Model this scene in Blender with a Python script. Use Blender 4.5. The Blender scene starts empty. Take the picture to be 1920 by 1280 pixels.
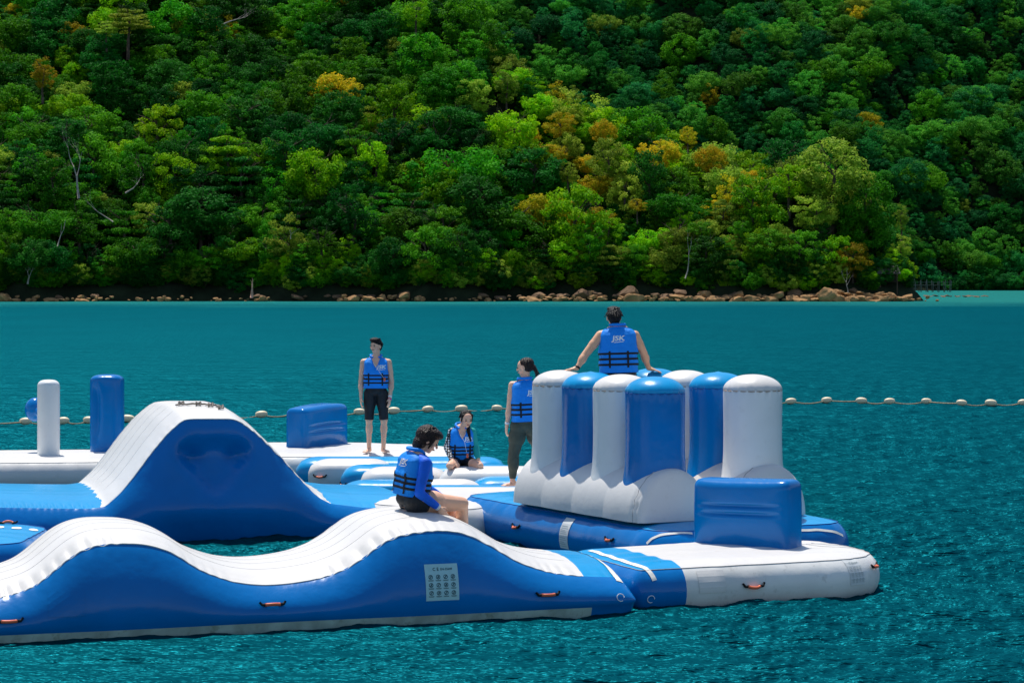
import bpy, bmesh, math, random
import numpy as np
from mathutils import Vector, Matrix
from mathutils.bvhtree import BVHTree

R = math.radians
rng = np.random.default_rng(7)
random.seed(7)
scn = bpy.context.scene
C = scn.collection

# ------------------------------------------------------------------ camera, sky, sun, exposure
F, HC, HY = 4500.0, 3.0, 525.0          # focal length in photo pixels, camera height, horizon row
cam_d = bpy.data.cameras.new('camera'); cam = bpy.data.objects.new('camera', cam_d); C.objects.link(cam)
cam.location = (0, 0, HC); cam.rotation_euler = (R(90), 0, 0)
cam_d.sensor_width = 36; cam_d.lens = 36 * F / 1920; cam_d.shift_y = -(640 - HY) / 1920
cam_d.clip_start = .5; cam_d.clip_end = 6000
scn.camera = cam
SUN_EL, SUN_AZ = 67, -20                 # azimuth east (right) of the viewing direction
w = bpy.data.worlds.new('World'); scn.world = w; w.use_nodes = True
nt = w.node_tree; bg = nt.nodes['Background']
sky = nt.nodes.new('ShaderNodeTexSky'); sky.sky_type = 'NISHITA'; sky.sun_disc = False
sky.sun_elevation = R(SUN_EL); sky.sun_rotation = R(SUN_AZ); sky.air_density = 1.0; sky.dust_density = .6
nt.links.new(sky.outputs[0], bg.inputs[0]); bg.inputs[1].default_value = .12
sd = bpy.data.lights.new('sun', 'SUN'); sd.energy = 4.5; sd.angle = R(.53); sd.color = (1, .96, .88)
so = bpy.data.objects.new('sun', sd); C.objects.link(so)
sdir = Vector((math.sin(R(SUN_AZ)) * math.cos(R(SUN_EL)), math.cos(R(SUN_AZ)) * math.cos(R(SUN_EL)), math.sin(R(SUN_EL))))
so.rotation_euler = sdir.to_track_quat('Z', 'Y').to_euler(); so.location = (20, 40, 60)
scn.view_settings.view_transform = 'Standard'; scn.view_settings.look = 'None'
scn.view_settings.exposure = .14; scn.view_settings.gamma = 1; scn.view_settings.use_curve_mapping = False
scn.render.engine = 'CYCLES'; scn.render.resolution_x = 1024; scn.render.resolution_y = 682

def W(px, py, z=None, d=None):
    """photo pixel -> point, on height z or at distance d"""
    if d is None: d = F * (HC - z) / (py - HY)
    return Vector(((px - 960) / F * d, d, HC - (py - HY) / F * d))

# ------------------------------------------------------------------ materials
MATS = {}
def mat(name, col, rough=.5, spec=.5, var=0, vscale=3.0, bump=0, bscale=20., trans=0, coat=0, sub=0, dirt=None, col2=None):
    if name in MATS: return MATS[name]
    m = bpy.data.materials.new(name); m.use_nodes = True; n = m.node_tree.nodes; l = m.node_tree.links
    b = n['Principled BSDF']; b.inputs['Base Color'].default_value = (*col, 1)
    b.inputs['Roughness'].default_value = rough; b.inputs['Specular IOR Level'].default_value = spec
    b.inputs['Coat Weight'].default_value = coat; b.inputs['Coat Roughness'].default_value = .12
    tc = n.new('ShaderNodeTexCoord'); out = None
    if var or col2:
        nz = n.new('ShaderNodeTexNoise'); nz.inputs['Scale'].default_value = vscale; nz.inputs['Detail'].default_value = 5
        l.new(tc.outputs['Object'], nz.inputs['Vector'])
        mx = n.new('ShaderNodeMix'); mx.data_type = 'RGBA'
        mp = n.new('ShaderNodeMapRange'); mp.inputs[1].default_value = .35; mp.inputs[2].default_value = .68
        l.new(nz.outputs['Fac'], mp.inputs[0]); l.new(mp.outputs[0], mx.inputs[0])
        mx.inputs[6].default_value = (*[c * (1 - var) for c in col], 1)
        mx.inputs[7].default_value = (*(col2 if col2 else [min(1, c * (1 + var)) for c in col]), 1)
        out = mx.outputs[2]
    if dirt:
        nz = n.new('ShaderNodeTexNoise'); nz.inputs['Scale'].default_value = 9; nz.inputs['Detail'].default_value = 8; nz.inputs['Roughness'].default_value = .7
        l.new(tc.outputs['Object'], nz.inputs['Vector'])
        mp = n.new('ShaderNodeMapRange'); mp.inputs[1].default_value = .56; mp.inputs[2].default_value = .75; mp.inputs[4].default_value = dirt[3]
        l.new(nz.outputs['Fac'], mp.inputs[0])
        mx = n.new('ShaderNodeMix'); mx.data_type = 'RGBA'; l.new(mp.outputs[0], mx.inputs[0])
        if out: l.new(out, mx.inputs[6])
        else: mx.inputs[6].default_value = (*col, 1)
        mx.inputs[7].default_value = (*dirt[:3], 1); out = mx.outputs[2]
    if out: l.new(out, b.inputs['Base Color'])
    if bump:
        nz = n.new('ShaderNodeTexNoise'); nz.inputs['Scale'].default_value = bscale; nz.inputs['Detail'].default_value = 4
        l.new(tc.outputs['Object'], nz.inputs['Vector'])
        bp = n.new('ShaderNodeBump'); bp.inputs['Strength'].default_value = 1; bp.inputs['Distance'].default_value = bump
        l.new(nz.outputs['Fac'], bp.inputs['Height']); l.new(bp.outputs[0], b.inputs['Normal'])
    if sub:
        b.inputs['Subsurface Weight'].default_value = sub; b.inputs['Subsurface Radius'].default_value = (.02, .008, .004)
    if trans:
        t = n.new('ShaderNodeBsdfTranslucent'); t.inputs[0].default_value = (*[min(1, c * 1.6) for c in col], 1)
        if out: l.new(out, t.inputs[0])
        mx = n.new('ShaderNodeMixShader'); mx.inputs[0].default_value = trans
        l.new(b.outputs[0], mx.inputs[1]); l.new(t.outputs[0], mx.inputs[2]); l.new(mx.outputs[0], n['Material Output'].inputs[0])
    MATS[name] = m; return m

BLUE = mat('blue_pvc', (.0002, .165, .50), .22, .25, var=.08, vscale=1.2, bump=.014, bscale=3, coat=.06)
BLUE2 = mat('lighter_blue_pvc', (.0002, .29, .62), .3, .28, var=.07, vscale=1.5, bump=.006, bscale=5, coat=.05)  # lighter blue for decks, pillar caps and crossing tubes
WHITE = mat('white_pvc', (.71, .685, .655), .36, .4, var=.04, vscale=1.2, bump=.004, bscale=6, dirt=(.52, .47, .43, .35))
GREYW = mat('grimy_white_pvc', (.76, .75, .72), .33, .4, var=.1, vscale=2, bump=.006, bscale=5, dirt=(.3, .28, .24, .6))
PILW = mat('pale_grey_pvc', (.82, .83, .82), .3, .45, var=.03, bump=.004, bscale=4, dirt=(.5, .48, .45, .25))
STRIPE = mat('white_webbing', (.78, .76, .7), .7, .2, var=.06, vscale=30)
ALGAE = mat('waterline_strip', (.42, .55, .50), .5, .3, var=.2, vscale=6, dirt=(.12, .16, .08, .7))
ORANGE = mat('orange_rubber', (.75, .16, .07), .45, .4, var=.1, vscale=20)
BLACK = mat('black_webbing', (.012, .013, .016), .7, .3)
SOFT = mat('pale_seam', (.60, .59, .57), .6, .3)
SEAM = mat('seam_tape', (.42, .40, .38), .6, .3, var=.2, vscale=30)
BSEAM = mat('blue_seam_tape', (.002, .07, .36), .45, .4)
ROPE = mat('rope_fibre', (.42, .33, .2), .85, .2, var=.3, vscale=30, bump=.004, bscale=120)
FLOAT = mat('float_plastic', (.86, .72, .48), .45, .4, var=.08, vscale=8, dirt=(.4, .25, .12, .6))
LABELM = mat('label_vinyl', (.40, .66, .68), .5, .3, var=.04, vscale=20)
PRINT = mat('label_ink', (.01, .05, .07), .6, .2)
GREYINK = mat('grey_ink', (.40, .45, .45), .6, .2)
VEST = mat('vest_nylon', (.002, .26, .86), .6, .3, var=.06, vscale=8, bump=.012, bscale=16)
VESTR = mat('vest_orange_nylon', (.8, .06, .02), .6, .3)
RASH = mat('blue_rash_guard', (.003, .13, .78), .6, .3, var=.12, vscale=14, bump=.016, bscale=14)
TEAL = mat('teal_sleeve', (.01, .36, .33), .6, .3, bump=.004, bscale=30)
SHORT = mat('black_swim_shorts', (.008, .01, .014), .55, .4, bump=.012, bscale=16)
LEGG = mat('olive_leggings', (.075, .080, .058), .7, .25, var=.15, vscale=10, bump=.010, bscale=14)
SKIN = mat('skin', (.86, .48, .32), .5, .4, var=.06, vscale=12, sub=.12)
SKIN2 = mat('tanned_skin', (.78, .42, .25), .5, .4, var=.06, vscale=12, sub=.12)
HAIR = mat('black_hair', (.004, .003, .003), .5, .25, var=.2, vscale=60, bump=.02, bscale=55)
HAIR2 = mat('dark_brown_hair', (.022, .009, .006), .45, .3, var=.5, vscale=40, bump=.02, bscale=50)
LIPS = mat('lips', (.4, .12, .1), .5, .3)
PRINTW = mat('white_print', (.85, .85, .85), .6, .2)
PINK = mat('pink_band', (.7, .06, .35), .5, .3)
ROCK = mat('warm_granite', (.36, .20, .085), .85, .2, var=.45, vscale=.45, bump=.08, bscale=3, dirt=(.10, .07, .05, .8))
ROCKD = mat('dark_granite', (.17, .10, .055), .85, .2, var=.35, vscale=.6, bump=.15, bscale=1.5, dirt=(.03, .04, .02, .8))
BARK = mat('tree_bark', (.10, .075, .055), .9, .1, var=.4, vscale=2)
DEAD = mat('bleached_wood', (.34, .30, .26), .85, .1, var=.3, vscale=2)
PINKW = mat('pinkish_dead_wood', (.55, .33, .24), .85, .1, var=.3, vscale=2)
PLANK = mat('weathered_planks', (.13, .135, .12), .85, .1, var=.3, vscale=3)
ROOFM = mat('grey_roof_sheet', (.11, .095, .09), .7, .2, var=.2, vscale=2)

def polka():
    m = bpy.data.materials.new('polka_dot_sleeve'); m.use_nodes = True; n = m.node_tree.nodes; l = m.node_tree.links
    tc = n.new('ShaderNodeTexCoord'); v = n.new('ShaderNodeTexVoronoi'); v.inputs['Scale'].default_value = 30; v.inputs['Randomness'].default_value = .12
    l.new(tc.outputs['Object'], v.inputs['Vector'])
    r = n.new('ShaderNodeValToRGB'); r.color_ramp.interpolation = 'CONSTANT'
    r.color_ramp.elements[0].color = (.8, .8, .8, 1); r.color_ramp.elements[1].position = .42; r.color_ramp.elements[1].color = (.008, .008, .012, 1)
    l.new(v.outputs['Distance'], r.inputs[0]); l.new(r.outputs[0], n['Principled BSDF'].inputs['Base Color']); n['Principled BSDF'].inputs['Roughness'].default_value = .65
    return m
POLKA = polka()

# ------------------------------------------------------------------ object helpers
def tag(o, label=None, cat=None, group=None, kind=None):
    if label: o['label'] = label
    if cat: o['category'] = cat
    if group: o['group'] = group
    if kind: o['kind'] = kind
    return o
def thing(name, label, cat, loc=(0, 0, 0), group=None):
    o = bpy.data.objects.new(name, None); C.objects.link(o); o.location = loc; o.empty_display_size = .2
    return tag(o, label, cat, group)
def newmesh(name, V, Fs, m, smooth=True):
    me = bpy.data.meshes.new(name)
    V = np.asarray(V, dtype=np.float32)
    if isinstance(Fs, np.ndarray):
        k = Fs.shape[1]; n = len(Fs)
        me.vertices.add(len(V)); me.vertices.foreach_set('co', V.ravel())
        me.loops.add(n * k); me.loops.foreach_set('vertex_index', Fs.astype(np.int32).ravel())
        me.polygons.add(n); me.polygons.foreach_set('loop_start', np.arange(0, n * k, k, dtype=np.int32))
        me.update(calc_edges=True); me.validate()
    else:
        me.from_pydata([tuple(v) for v in V], [], Fs)
    if m: me.materials.append(m)
    if smooth: me.polygons.foreach_set('use_smooth', [True] * len(me.polygons))
    me.update(); return me
def obj(name, V, Fs, m, parent=None, smooth=True):
    """world-space vertices; object origin goes to the parent's origin"""
    V = np.array(V, dtype=np.float64)
    off = np.array(parent_world(parent)) if parent else np.zeros(3)
    o = bpy.data.objects.new(name, newmesh(name, V - off, Fs, m, smooth)); C.objects.link(o)
    if parent: o.parent = parent
    return o
def parent_world(p):
    v = Vector((0, 0, 0))
    while p: v = v + p.location; p = p.parent
    return v
def grid_faces(nu, nv, closed_u=False, closed_v=False):
    f = []
    for i in range(nu if closed_u else nu - 1):
        for j in range(nv if closed_v else nv - 1):
            a = i * nv + j; b = ((i + 1) % nu) * nv + j; c = ((i + 1) % nu) * nv + (j + 1) % nv; d = i * nv + (j + 1) % nv
            f.append((a, b, c, d))
    return np.array(f)
def sub_faces(V, Fs, mask):
    Fs = Fs[mask]; u, inv = np.unique(Fs, return_inverse=True)
    return V[u], inv.reshape(Fs.shape)
def tube_mesh(pts, r, n=8, caps=True):
    pts = [Vector(p) for p in pts]; V = []; k = len(pts)
    rr = r if hasattr(r, '__len__') else [r] * k
    up = Vector((0, 0, 1))
    for i, p in enumerate(pts):
        t = (pts[min(i + 1, k - 1)] - pts[max(i - 1, 0)]).normalized()
        if i == 0:
            x = t.orthogonal().normalized() if abs(t.z) > .9 else t.cross(up).normalized()
        else: x = (x - t * x.dot(t)).normalized()
        y = t.cross(x)
        for j in range(n):
            a = 2 * math.pi * j / n; V.append(p + (x * math.cos(a) + y * math.sin(a)) * rr[i])
    fs = [tuple(int(q) for q in f) for f in grid_faces(k, n, False, True)]
    if caps: fs += [tuple(range(n))[::-1], tuple((k - 1) * n + j for j in range(n))]
    return V, fs
def tube(name, pts, r, m, parent=None, n=8):
    V, f = tube_mesh(pts, r, n); return obj(name, V, f, m, parent)
def join(parts):
    V = []; Fs = []
    for v, f in parts:
        o = len(V); V += [tuple(p) for p in v]; Fs += [tuple(i + o for i in q) for q in f]
    return V, Fs
def box_mesh(c, s, rot=0, tilt=None):
    c = Vector(c); M = Matrix.Rotation(rot, 3, 'Z')
    if tilt is not None: M = tilt
    V = [c + M @ Vector((x * s[0] / 2, y * s[1] / 2, z * s[2] / 2)) for x in (-1, 1) for y in (-1, 1) for z in (-1, 1)]
    return V, [(0, 1, 3, 2), (4, 6, 7, 5), (0, 4, 5, 1), (2, 3, 7, 6), (0, 2, 6, 4), (1, 5, 7, 3)]
def bvh_of(objs):
    V = []; P = []
    for o in objs:
        off = parent_world(o); b = len(V)
        V += [v.co + off for v in o.data.vertices]; P += [tuple(i + b for i in p.vertices) for p in o.data.polygons]
    return BVHTree.FromPolygons(V, P)
CAM = Vector((0, 0, HC))
def hit(bvh, px, py):
    d = W(px, py, d=20.) - CAM; h = bvh.ray_cast(CAM, d.normalized())
    if h[0] is None: return None, None
    n = h[1]
    if n.dot(d) > 0: n = -n
    return h[0], n
def smoothnoise(n, k, seed=0):
    r = np.random.default_rng(seed); x = np.linspace(0, k, n); g = r.random(int(k) + 3); i = x.astype(int); f = x - i; f = f * f * (3 - 2 * f)
    return g[i] * (1 - f) + g[i + 1] * f

# ------------------------------------------------------------------ text and flat print mapped on curved surfaces
def text_shape(s, size=1., shear=0, bold=0):
    cu = bpy.data.curves.new('t', 'FONT'); cu.body = s; cu.size = size; cu.shear = shear; cu.offset = bold; cu.align_x = 'CENTER'; cu.align_y = 'CENTER'; cu.resolution_u = 3
    o = bpy.data.objects.new('t', cu); C.objects.link(o); dg = bpy.context.evaluated_depsgraph_get(); dg.update()
    me = bpy.data.meshes.new_from_object(o.evaluated_get(dg))
    bm = bmesh.new(); bm.from_mesh(me); bmesh.ops.triangulate(bm, faces=bm.faces)
    V = [tuple(v.co) for v in bm.verts]; Fs = [tuple(v.index for v in f.verts) for f in bm.faces]
    bm.free(); bpy.data.objects.remove(o); bpy.data.curves.remove(cu); bpy.data.meshes.remove(me)
    return V, Fs
def rect_shape(x0, y0, x1, y1, n=1, m=1):
    V = [(x0 + (x1 - x0) * i / n, y0 + (y1 - y0) * j / m, 0) for i in range(n + 1) for j in range(m + 1)]
    return V, [tuple(int(q) for q in f) for f in grid_faces(n + 1, m + 1)]
def ring_shape(cx, cy, r, t, n=16):
    V = []
    for i in range(n):
        a = 2 * math.pi * i / n; V += [(cx + math.cos(a) * r, cy + math.sin(a) * r, 0), (cx + math.cos(a) * (r - t), cy + math.sin(a) * (r - t), 0)]
    return V, [(2 * i, 2 * ((i + 1) % n), 2 * ((i + 1) % n) + 1, 2 * i + 1) for i in range(n)]
def line_shape(a, b, t):
    a = Vector((*a, 0)); b = Vector((*b, 0)); d = (b - a).normalized(); p = Vector((-d.y, d.x, 0)) * t / 2
    return [a - p, b - p, b + p, a + p], [(0, 1, 2, 3)]
def stick(name, shape, bvh, org, right, up, m, parent, off=.004):
    """projects a flat shape onto a surface along right x up (towards -normal)"""
    V, Fs = shape; right = Vector(right); up = Vector(up); nrm = right.cross(up).normalized(); out = []
    last = None
    for v in V:
        p = Vector(org) + right * v[0] + up * v[1]; h = bvh.ray_cast(p + nrm * .6, -nrm, 1.6)
        q = h[0] + nrm * off if h[0] is not None else (p if last is None else p + nrm * last)
        last = (q - p).dot(nrm); out.append(q)
    o = obj(name, out, Fs, m, parent, smooth=False); return o

# ------------------------------------------------------------------ WATER
def build_water():
    NR, NC = 900, 560
    t = np.linspace(0, 1, NR)
    ys = (640 + 300) * (1 - t) ** 1.0 + 0.0     # rows roughly even in view height below the horizon
    inv = np.linspace(1 / 13.0, 1 / 1400.0, NR - 60); d = np.concatenate([[-400, -50, 4, 9], 1 / inv, np.linspace(1500, 5000, 56)])
    d = np.sort(d); NR = len(d)
    a = np.tan(np.linspace(-R(19), R(19), NC)); a = np.concatenate([[-6, -2, -.8], a, [.8, 2, 6]]); NC = len(a)
    dd = np.maximum(d, 60 * 0 + np.abs(d)); X = a[None, :] * np.maximum(np.abs(d), 12)[:, None]; Y = np.repeat(d[:, None], NC, 1)
    Z = np.zeros_like(X)
    r = np.random.default_rng(3)
    lam = np.exp(r.uniform(math.log(.11), math.log(2.0), 90)); th = r.normal(R(-62), R(34), 90); ph = r.uniform(0, 6.28, 90)
    dy = np.gradient(d)
    for L, h, p in zip(lam, th, ph):
        k = 2 * math.pi / L; kx = math.cos(h) * k; ky = math.sin(h) * k
        amp = .0060 * L ** .85 * (.5 + r.random())
        fade = np.clip((L - 1.6 * dy) / (1.5 * dy + 1e-6), 0, 1) * (d > 12) * (d < 200)
        s = np.sin(kx * X + ky * Y + p + .6 * np.sin(.35 * X + .22 * Y + p * 3))
        Z += fade[:, None] * amp * (1 - np.abs(s)) ** 1.3 * 1.4 - fade[:, None] * amp * .5
    patch = .75 + .35 * np.sin(.21 * X + .13 * Y) * np.sin(.17 * Y - .09 * X + 1.3)
    Z *= patch; Z -= .01
    V = np.stack([X, Y, Z], -1).reshape(-1, 3)
    m = bpy.data.materials.new('sea_water'); m.use_nodes = True; n = m.node_tree.nodes; l = m.node_tree.links
    b = n['Principled BSDF']; b.inputs['Roughness'].default_value = .16; b.inputs['IOR'].default_value = 1.33; b.inputs['Specular IOR Level'].default_value = .2; b.inputs['Specular Tint'].default_value = (.25, .85, .95, 1)
    geo = n.new('ShaderNodeNewGeometry'); sep = n.new('ShaderNodeSeparateXYZ'); l.new(geo.outputs['Position'], sep.inputs[0])
    nz = n.new('ShaderNodeTexNoise'); nz.inputs['Scale'].default_value = .05; nz.inputs['Detail'].default_value = 4; l.new(geo.outputs['Position'], nz.inputs['Vector'])
    # shallow water near the shore: depth colour from the distance to the shoreline
    ad = n.new('ShaderNodeMath'); ad.operation = 'MULTIPLY_ADD'; ad.inputs[1].default_value = 95; l.new(nz.outputs['Fac'], ad.inputs[0]); l.new(sep.outputs['Y'], ad.inputs[2])
    mr = n.new('ShaderNodeMapRange'); mr.inputs[1].default_value = 310; mr.inputs[2].default_value = 392; l.new(ad.outputs[0], mr.inputs[0])
    mx = n.new('ShaderNodeMix'); mx.data_type = 'RGBA'; l.new(mr.outputs[0], mx.inputs[0])
    deep = n.new('ShaderNodeMix'); deep.data_type = 'RGBA'
    mp2 = n.new('ShaderNodeMapping'); mp2.inputs['Scale'].default_value = (.12, .05, 1); l.new(geo.outputs['Position'], mp2.inputs[0])
    nz2 = n.new('ShaderNodeTexNoise'); nz2.inputs['Scale'].default_value = 1; nz2.inputs['Detail'].default_value = 5; l.new(mp2.outputs[0], nz2.inputs['Vector'])
    l.new(nz2.outputs['Fac'], deep.inputs[0]); deep.inputs[6].default_value = (.0001, .025, .038, 1); deep.inputs[7].default_value = (.0001, .048, .065, 1)
    l.new(deep.outputs[2], mx.inputs[6]); mx.inputs[7].default_value = (.02, .16, .13, 1); 
    # small ripples
    mpb = n.new('ShaderNodeMapping'); mpb.inputs['Rotation'].default_value = (0, 0, R(8)); mpb.inputs['Scale'].default_value = (.8, 3.0, 1); l.new(geo.outputs['Position'], mpb.inputs[0])
    n3 = n.new('ShaderNodeTexNoise'); n3.inputs['Scale'].default_value = 2.2; n3.inputs['Detail'].default_value = 4; n3.inputs['Roughness'].default_value = .62; l.new(mpb.outputs[0], n3.inputs['Vector'])
    bp = n.new('ShaderNodeBump'); bp.inputs['Strength'].default_value = 1; bp.inputs['Distance'].default_value = .026; l.new(n3.outputs['Fac'], bp.inputs['Height'])
    mpc = n.new('ShaderNodeMapping'); mpc.inputs['Scale'].default_value = (.16, .55, 1); l.new(geo.outputs['Position'], mpc.inputs[0])
    n4 = n.new('ShaderNodeTexNoise'); n4.inputs['Scale'].default_value = 1.5; n4.inputs['Detail'].default_value = 6; n4.inputs['Roughness'].default_value = .65; l.new(mpc.outputs[0], n4.inputs['Vector'])
    b2 = n.new('ShaderNodeBump'); b2.inputs['Strength'].default_value = 1; b2.inputs['Distance'].default_value = .5; l.new(n4.outputs['Fac'], b2.inputs['Height']); l.new(bp.outputs[0], b2.inputs['Normal'])
    dif = n.new('ShaderNodeBsdfDiffuse'); l.new(mx.outputs[2], dif.inputs[0]); l.new(b2.outputs[0], dif.inputs['Normal'])
    gl = n.new('ShaderNodeBsdfGlossy'); gl.inputs[0].default_value = (.005, .16, .205, 1); gl.inputs['Roughness'].default_value = .43; l.new(b2.outputs[0], gl.inputs['Normal'])
    fr = n.new('ShaderNodeFresnel'); fr.inputs[0].default_value = 1.33; l.new(b2.outputs[0], fr.inputs['Normal'])
    fm = n.new('ShaderNodeMath'); fm.operation = 'MULTIPLY'; fm.inputs[1].default_value = .26; l.new(fr.outputs[0], fm.inputs[0])
    ms = n.new('ShaderNodeMixShader'); l.new(fm.outputs[0], ms.inputs[0]); l.new(dif.outputs[0], ms.inputs[1]); l.new(gl.outputs[0], ms.inputs[2]); l.new(ms.outputs[0], n['Material Output'].inputs[0]); n.remove(b)
    me = newmesh('water', V, grid_faces(NR, NC), m); o = bpy.data.objects.new('water', me); C.objects.link(o); tag(o, kind='structure')
build_water()

# ------------------------------------------------------------------ TERRAIN
HX = [-400, -90, -20, -8, 0, 10, 20, 31, 44, 50, 55, 59, 62]
HH = [120, 80, 58, 43, 30, 24, 20, 17, 14, 9, 4, .5, -3]
def shore(X): return 340 + 2.2 * math.sin(X * .11) + 1.3 * math.sin(X * .31 + 1) + (max(0, X - 40) ** 2) * .012
def height(X, Y):
    e = Y - shore(X); hr = float(np.interp(X, HX, HH))
    lump = 1.2 * math.sin(X * .13 + Y * .07) + .9 * math.sin(X * .05 - Y * .11)
    h1 = (min(e * .62 + 1.2 if e > 0 else e * .3, hr)) if X < 61 else -3
    if e > 3 and h1 > 3: h1 += lump
    e2 = Y - 690 - 6 * math.sin(X * .05); h2 = min(.80 * e2 + 1 if e2 > 0 else e2 * .2, 190) + (3 * lump if e2 > 8 else 0)
    return max(h1, h2, -3)
def build_terrain():
    xs = np.concatenate([np.linspace(-2500, -180, 12), np.linspace(-170, 330, 150), np.linspace(345, 2500, 12)])
    ys = np.concatenate([np.linspace(325, 470, 90), np.linspace(475, 1000, 70), [1400, 2500, 5000]])
    V = np.array([(x, y, height(x, y)) for x in xs for y in ys])
    soil = mat('forest_floor', (.018, .026, .012), .95, .1, var=.4, vscale=.3, bump=.2, bscale=.8)
    tag(obj('hillside', V, grid_faces(len(xs), len(ys)), soil), kind='structure')
build_terrain()

# ------------------------------------------------------------------ TREES
GREENS = {
    'dark':   ((0.0071, 0.1003, 0.0118), (0.0212, 0.1888, 0.0118)),
    'mid':    ((0.0236, 0.2124, 0.0071), (0.1003, 0.3658, 0.0071)),
    'bright': ((0.1289, 0.4614, 0.0040), (0.3257, 0.6000, 0.0054)),
    'olive':  ((0.1628, 0.3392, 0.0190), (0.3935, 0.5157, 0.0475)),
    'gold':   ((0.3068, 0.3894, 0.0094), (0.6608, 0.4602, 0.0142)),
    'blue':   ((0.0071, 0.1534, 0.0354), (0.0260, 0.2596, 0.0401)),  # cool leaf tint stands in for haze over the far hill
    'bluelit': ((0.0354, 0.2714, 0.0260), (0.1180, 0.4248, 0.0260)),  # lit copy of the hazy tint, sunlight put into the leaf colour
    'rust':   ((0.2360, 0.1534, 0.0354), (0.4720, 0.2360, 0.0472)),
}
def leafmat(k):
    name = 'foliage_' + k
    if name in MATS: return MATS[name]
    m = bpy.data.materials.new(name); m.use_nodes = True; n = m.node_tree.nodes; l = m.node_tree.links
    b = n['Principled BSDF']; b.inputs['Roughness'].default_value = .7; b.inputs['Specular IOR Level'].default_value = .08
    tc = n.new('ShaderNodeTexCoord'); oi = n.new('ShaderNodeObjectInfo')
    nz = n.new('ShaderNodeTexNoise'); nz.inputs['Scale'].default_value = .9; nz.inputs['Detail'].default_value = 3; l.new(tc.outputs['Object'], nz.inputs['Vector'])
    mr = n.new('ShaderNodeMapRange'); mr.inputs[1].default_value = .35; mr.inputs[2].default_value = .65; l.new(nz.outputs['Fac'], mr.inputs[0])
    mx = n.new('ShaderNodeMix'); mx.data_type = 'RGBA'; l.new(mr.outputs[0], mx.inputs[0])
    mx.inputs[6].default_value = (*GREENS[k][0], 1); mx.inputs[7].default_value = (*GREENS[k][1], 1)
    hs = n.new('ShaderNodeHueSaturation'); l.new(mx.outputs[2], hs.inputs['Color'])
    m1 = n.new('ShaderNodeMapRange'); m1.inputs[3].default_value = .482; m1.inputs[4].default_value = .512; l.new(oi.outputs['Random'], m1.inputs[0]); l.new(m1.outputs[0], hs.inputs['Hue'])
    ml = n.new('ShaderNodeMath'); ml.operation = 'FRACT'; mm = n.new('ShaderNodeMath'); mm.operation = 'MULTIPLY'; mm.inputs[1].default_value = 7.31; l.new(oi.outputs['Random'], mm.inputs[0]); l.new(mm.outputs[0], ml.inputs[0])
    m2 = n.new('ShaderNodeMapRange'); m2.inputs[3].default_value = .5; m2.inputs[4].default_value = 1.3; l.new(ml.outputs[0], m2.inputs[0]); l.new(m2.outputs[0], hs.inputs['Value'])
    l.new(hs.outputs[0], b.inputs['Base Color'])
    t = n.new('ShaderNodeBsdfTranslucent'); l.new(hs.outputs[0], t.inputs[0]); ms = n.new('ShaderNodeMixShader'); ms.inputs[0].default_value = .4
    l.new(b.outputs[0], ms.inputs[1]); l.new(t.outputs[0], ms.inputs[2]); l.new(ms.outputs[0], n['Material Output'].inputs[0])
    MATS[name] = m; return m
def crown_geo(seed, w=3., h=2.4, nclump=46, nleaf=85, leaf=.30, layered=False):
    r = np.random.default_rng(seed); P = []; N = []
    lob = r.normal(size=(7, 3)); lob /= np.linalg.norm(lob, axis=1)[:, None]; lobh = r.uniform(.1, .42, 7)
    for c in range(nclump):
        v = r.normal(size=3); v /= np.linalg.norm(v); v[2] = v[2] if v[2] > -.15 else v[2] * .85
        rad = (.62 + lobh[np.argmax(lob @ v)] + r.uniform(-.12, .12)) * (1 if r.random() < .8 else .6)
        cen = np.array([v[0] * w * rad, v[1] * w * rad, v[2] * h * rad])
        if layered: cen[2] = round(cen[2] / .9) * .9 + r.uniform(-.1, .1)
        cr = r.uniform(.38, .88) * (w / 3); fl = .35 if layered else r.uniform(.5, .8)
        k = int(nleaf * cr / .7); q = r.normal(size=(k, 3)); q /= np.linalg.norm(q, axis=1)[:, None]
        rr = r.uniform(.55, 1.08, k)[:, None]
        P.append(cen + q * rr * np.array([cr, cr, cr * fl])); N.append(q * .8 + np.array([0, 0, .5]) + r.normal(size=(k, 3)) * .45)
    P = np.concatenate(P); N = np.concatenate(N); N /= np.linalg.norm(N, axis=1)[:, None]
    t = np.cross(N, r.normal(size=N.shape)); t /= np.linalg.norm(t, axis=1)[:, None]; b = np.cross(N, t)
    s = (leaf * r.uniform(.55, 1.25, len(P)))[:, None]
    V = np.stack([P - t * s * .6, P - b * s * .35 - N * s * .08, P + t * s * .6, P + b * s * .35 + N * s * .08], 1).reshape(-1, 3)
    return V, np.arange(len(V)).reshape(-1, 4)
def branch(p, d, L, r, depth, out, rnd, spread=.7, droop=0):
    pts = [p]; rr = [r]; q = Vector(p); dd = Vector(d)
    for i in range(3):
        dd = (dd + Vector((rnd.uniform(-.25, .25), rnd.uniform(-.25, .25), rnd.uniform(-.12, .2) - droop))).normalized(); q = q + dd * L / 3; pts.append(q.copy()); rr.append(r * (1 - .18 * (i + 1)))
    out.append(tube_mesh(pts, rr, 5 if depth else 4))
    if depth:
        for k in range(rnd.choice([2, 3])):
            nd = (dd + Vector((rnd.uniform(-1, 1), rnd.uniform(-1, 1), rnd.uniform(-.3, .6))) * spread).normalized(); branch(pts[rnd.choice([2, 3])], nd, L * rnd.uniform(.55, .8), rr[-1] * .8, depth - 1, out, rnd, spread, droop)
SHAPES = []
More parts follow.
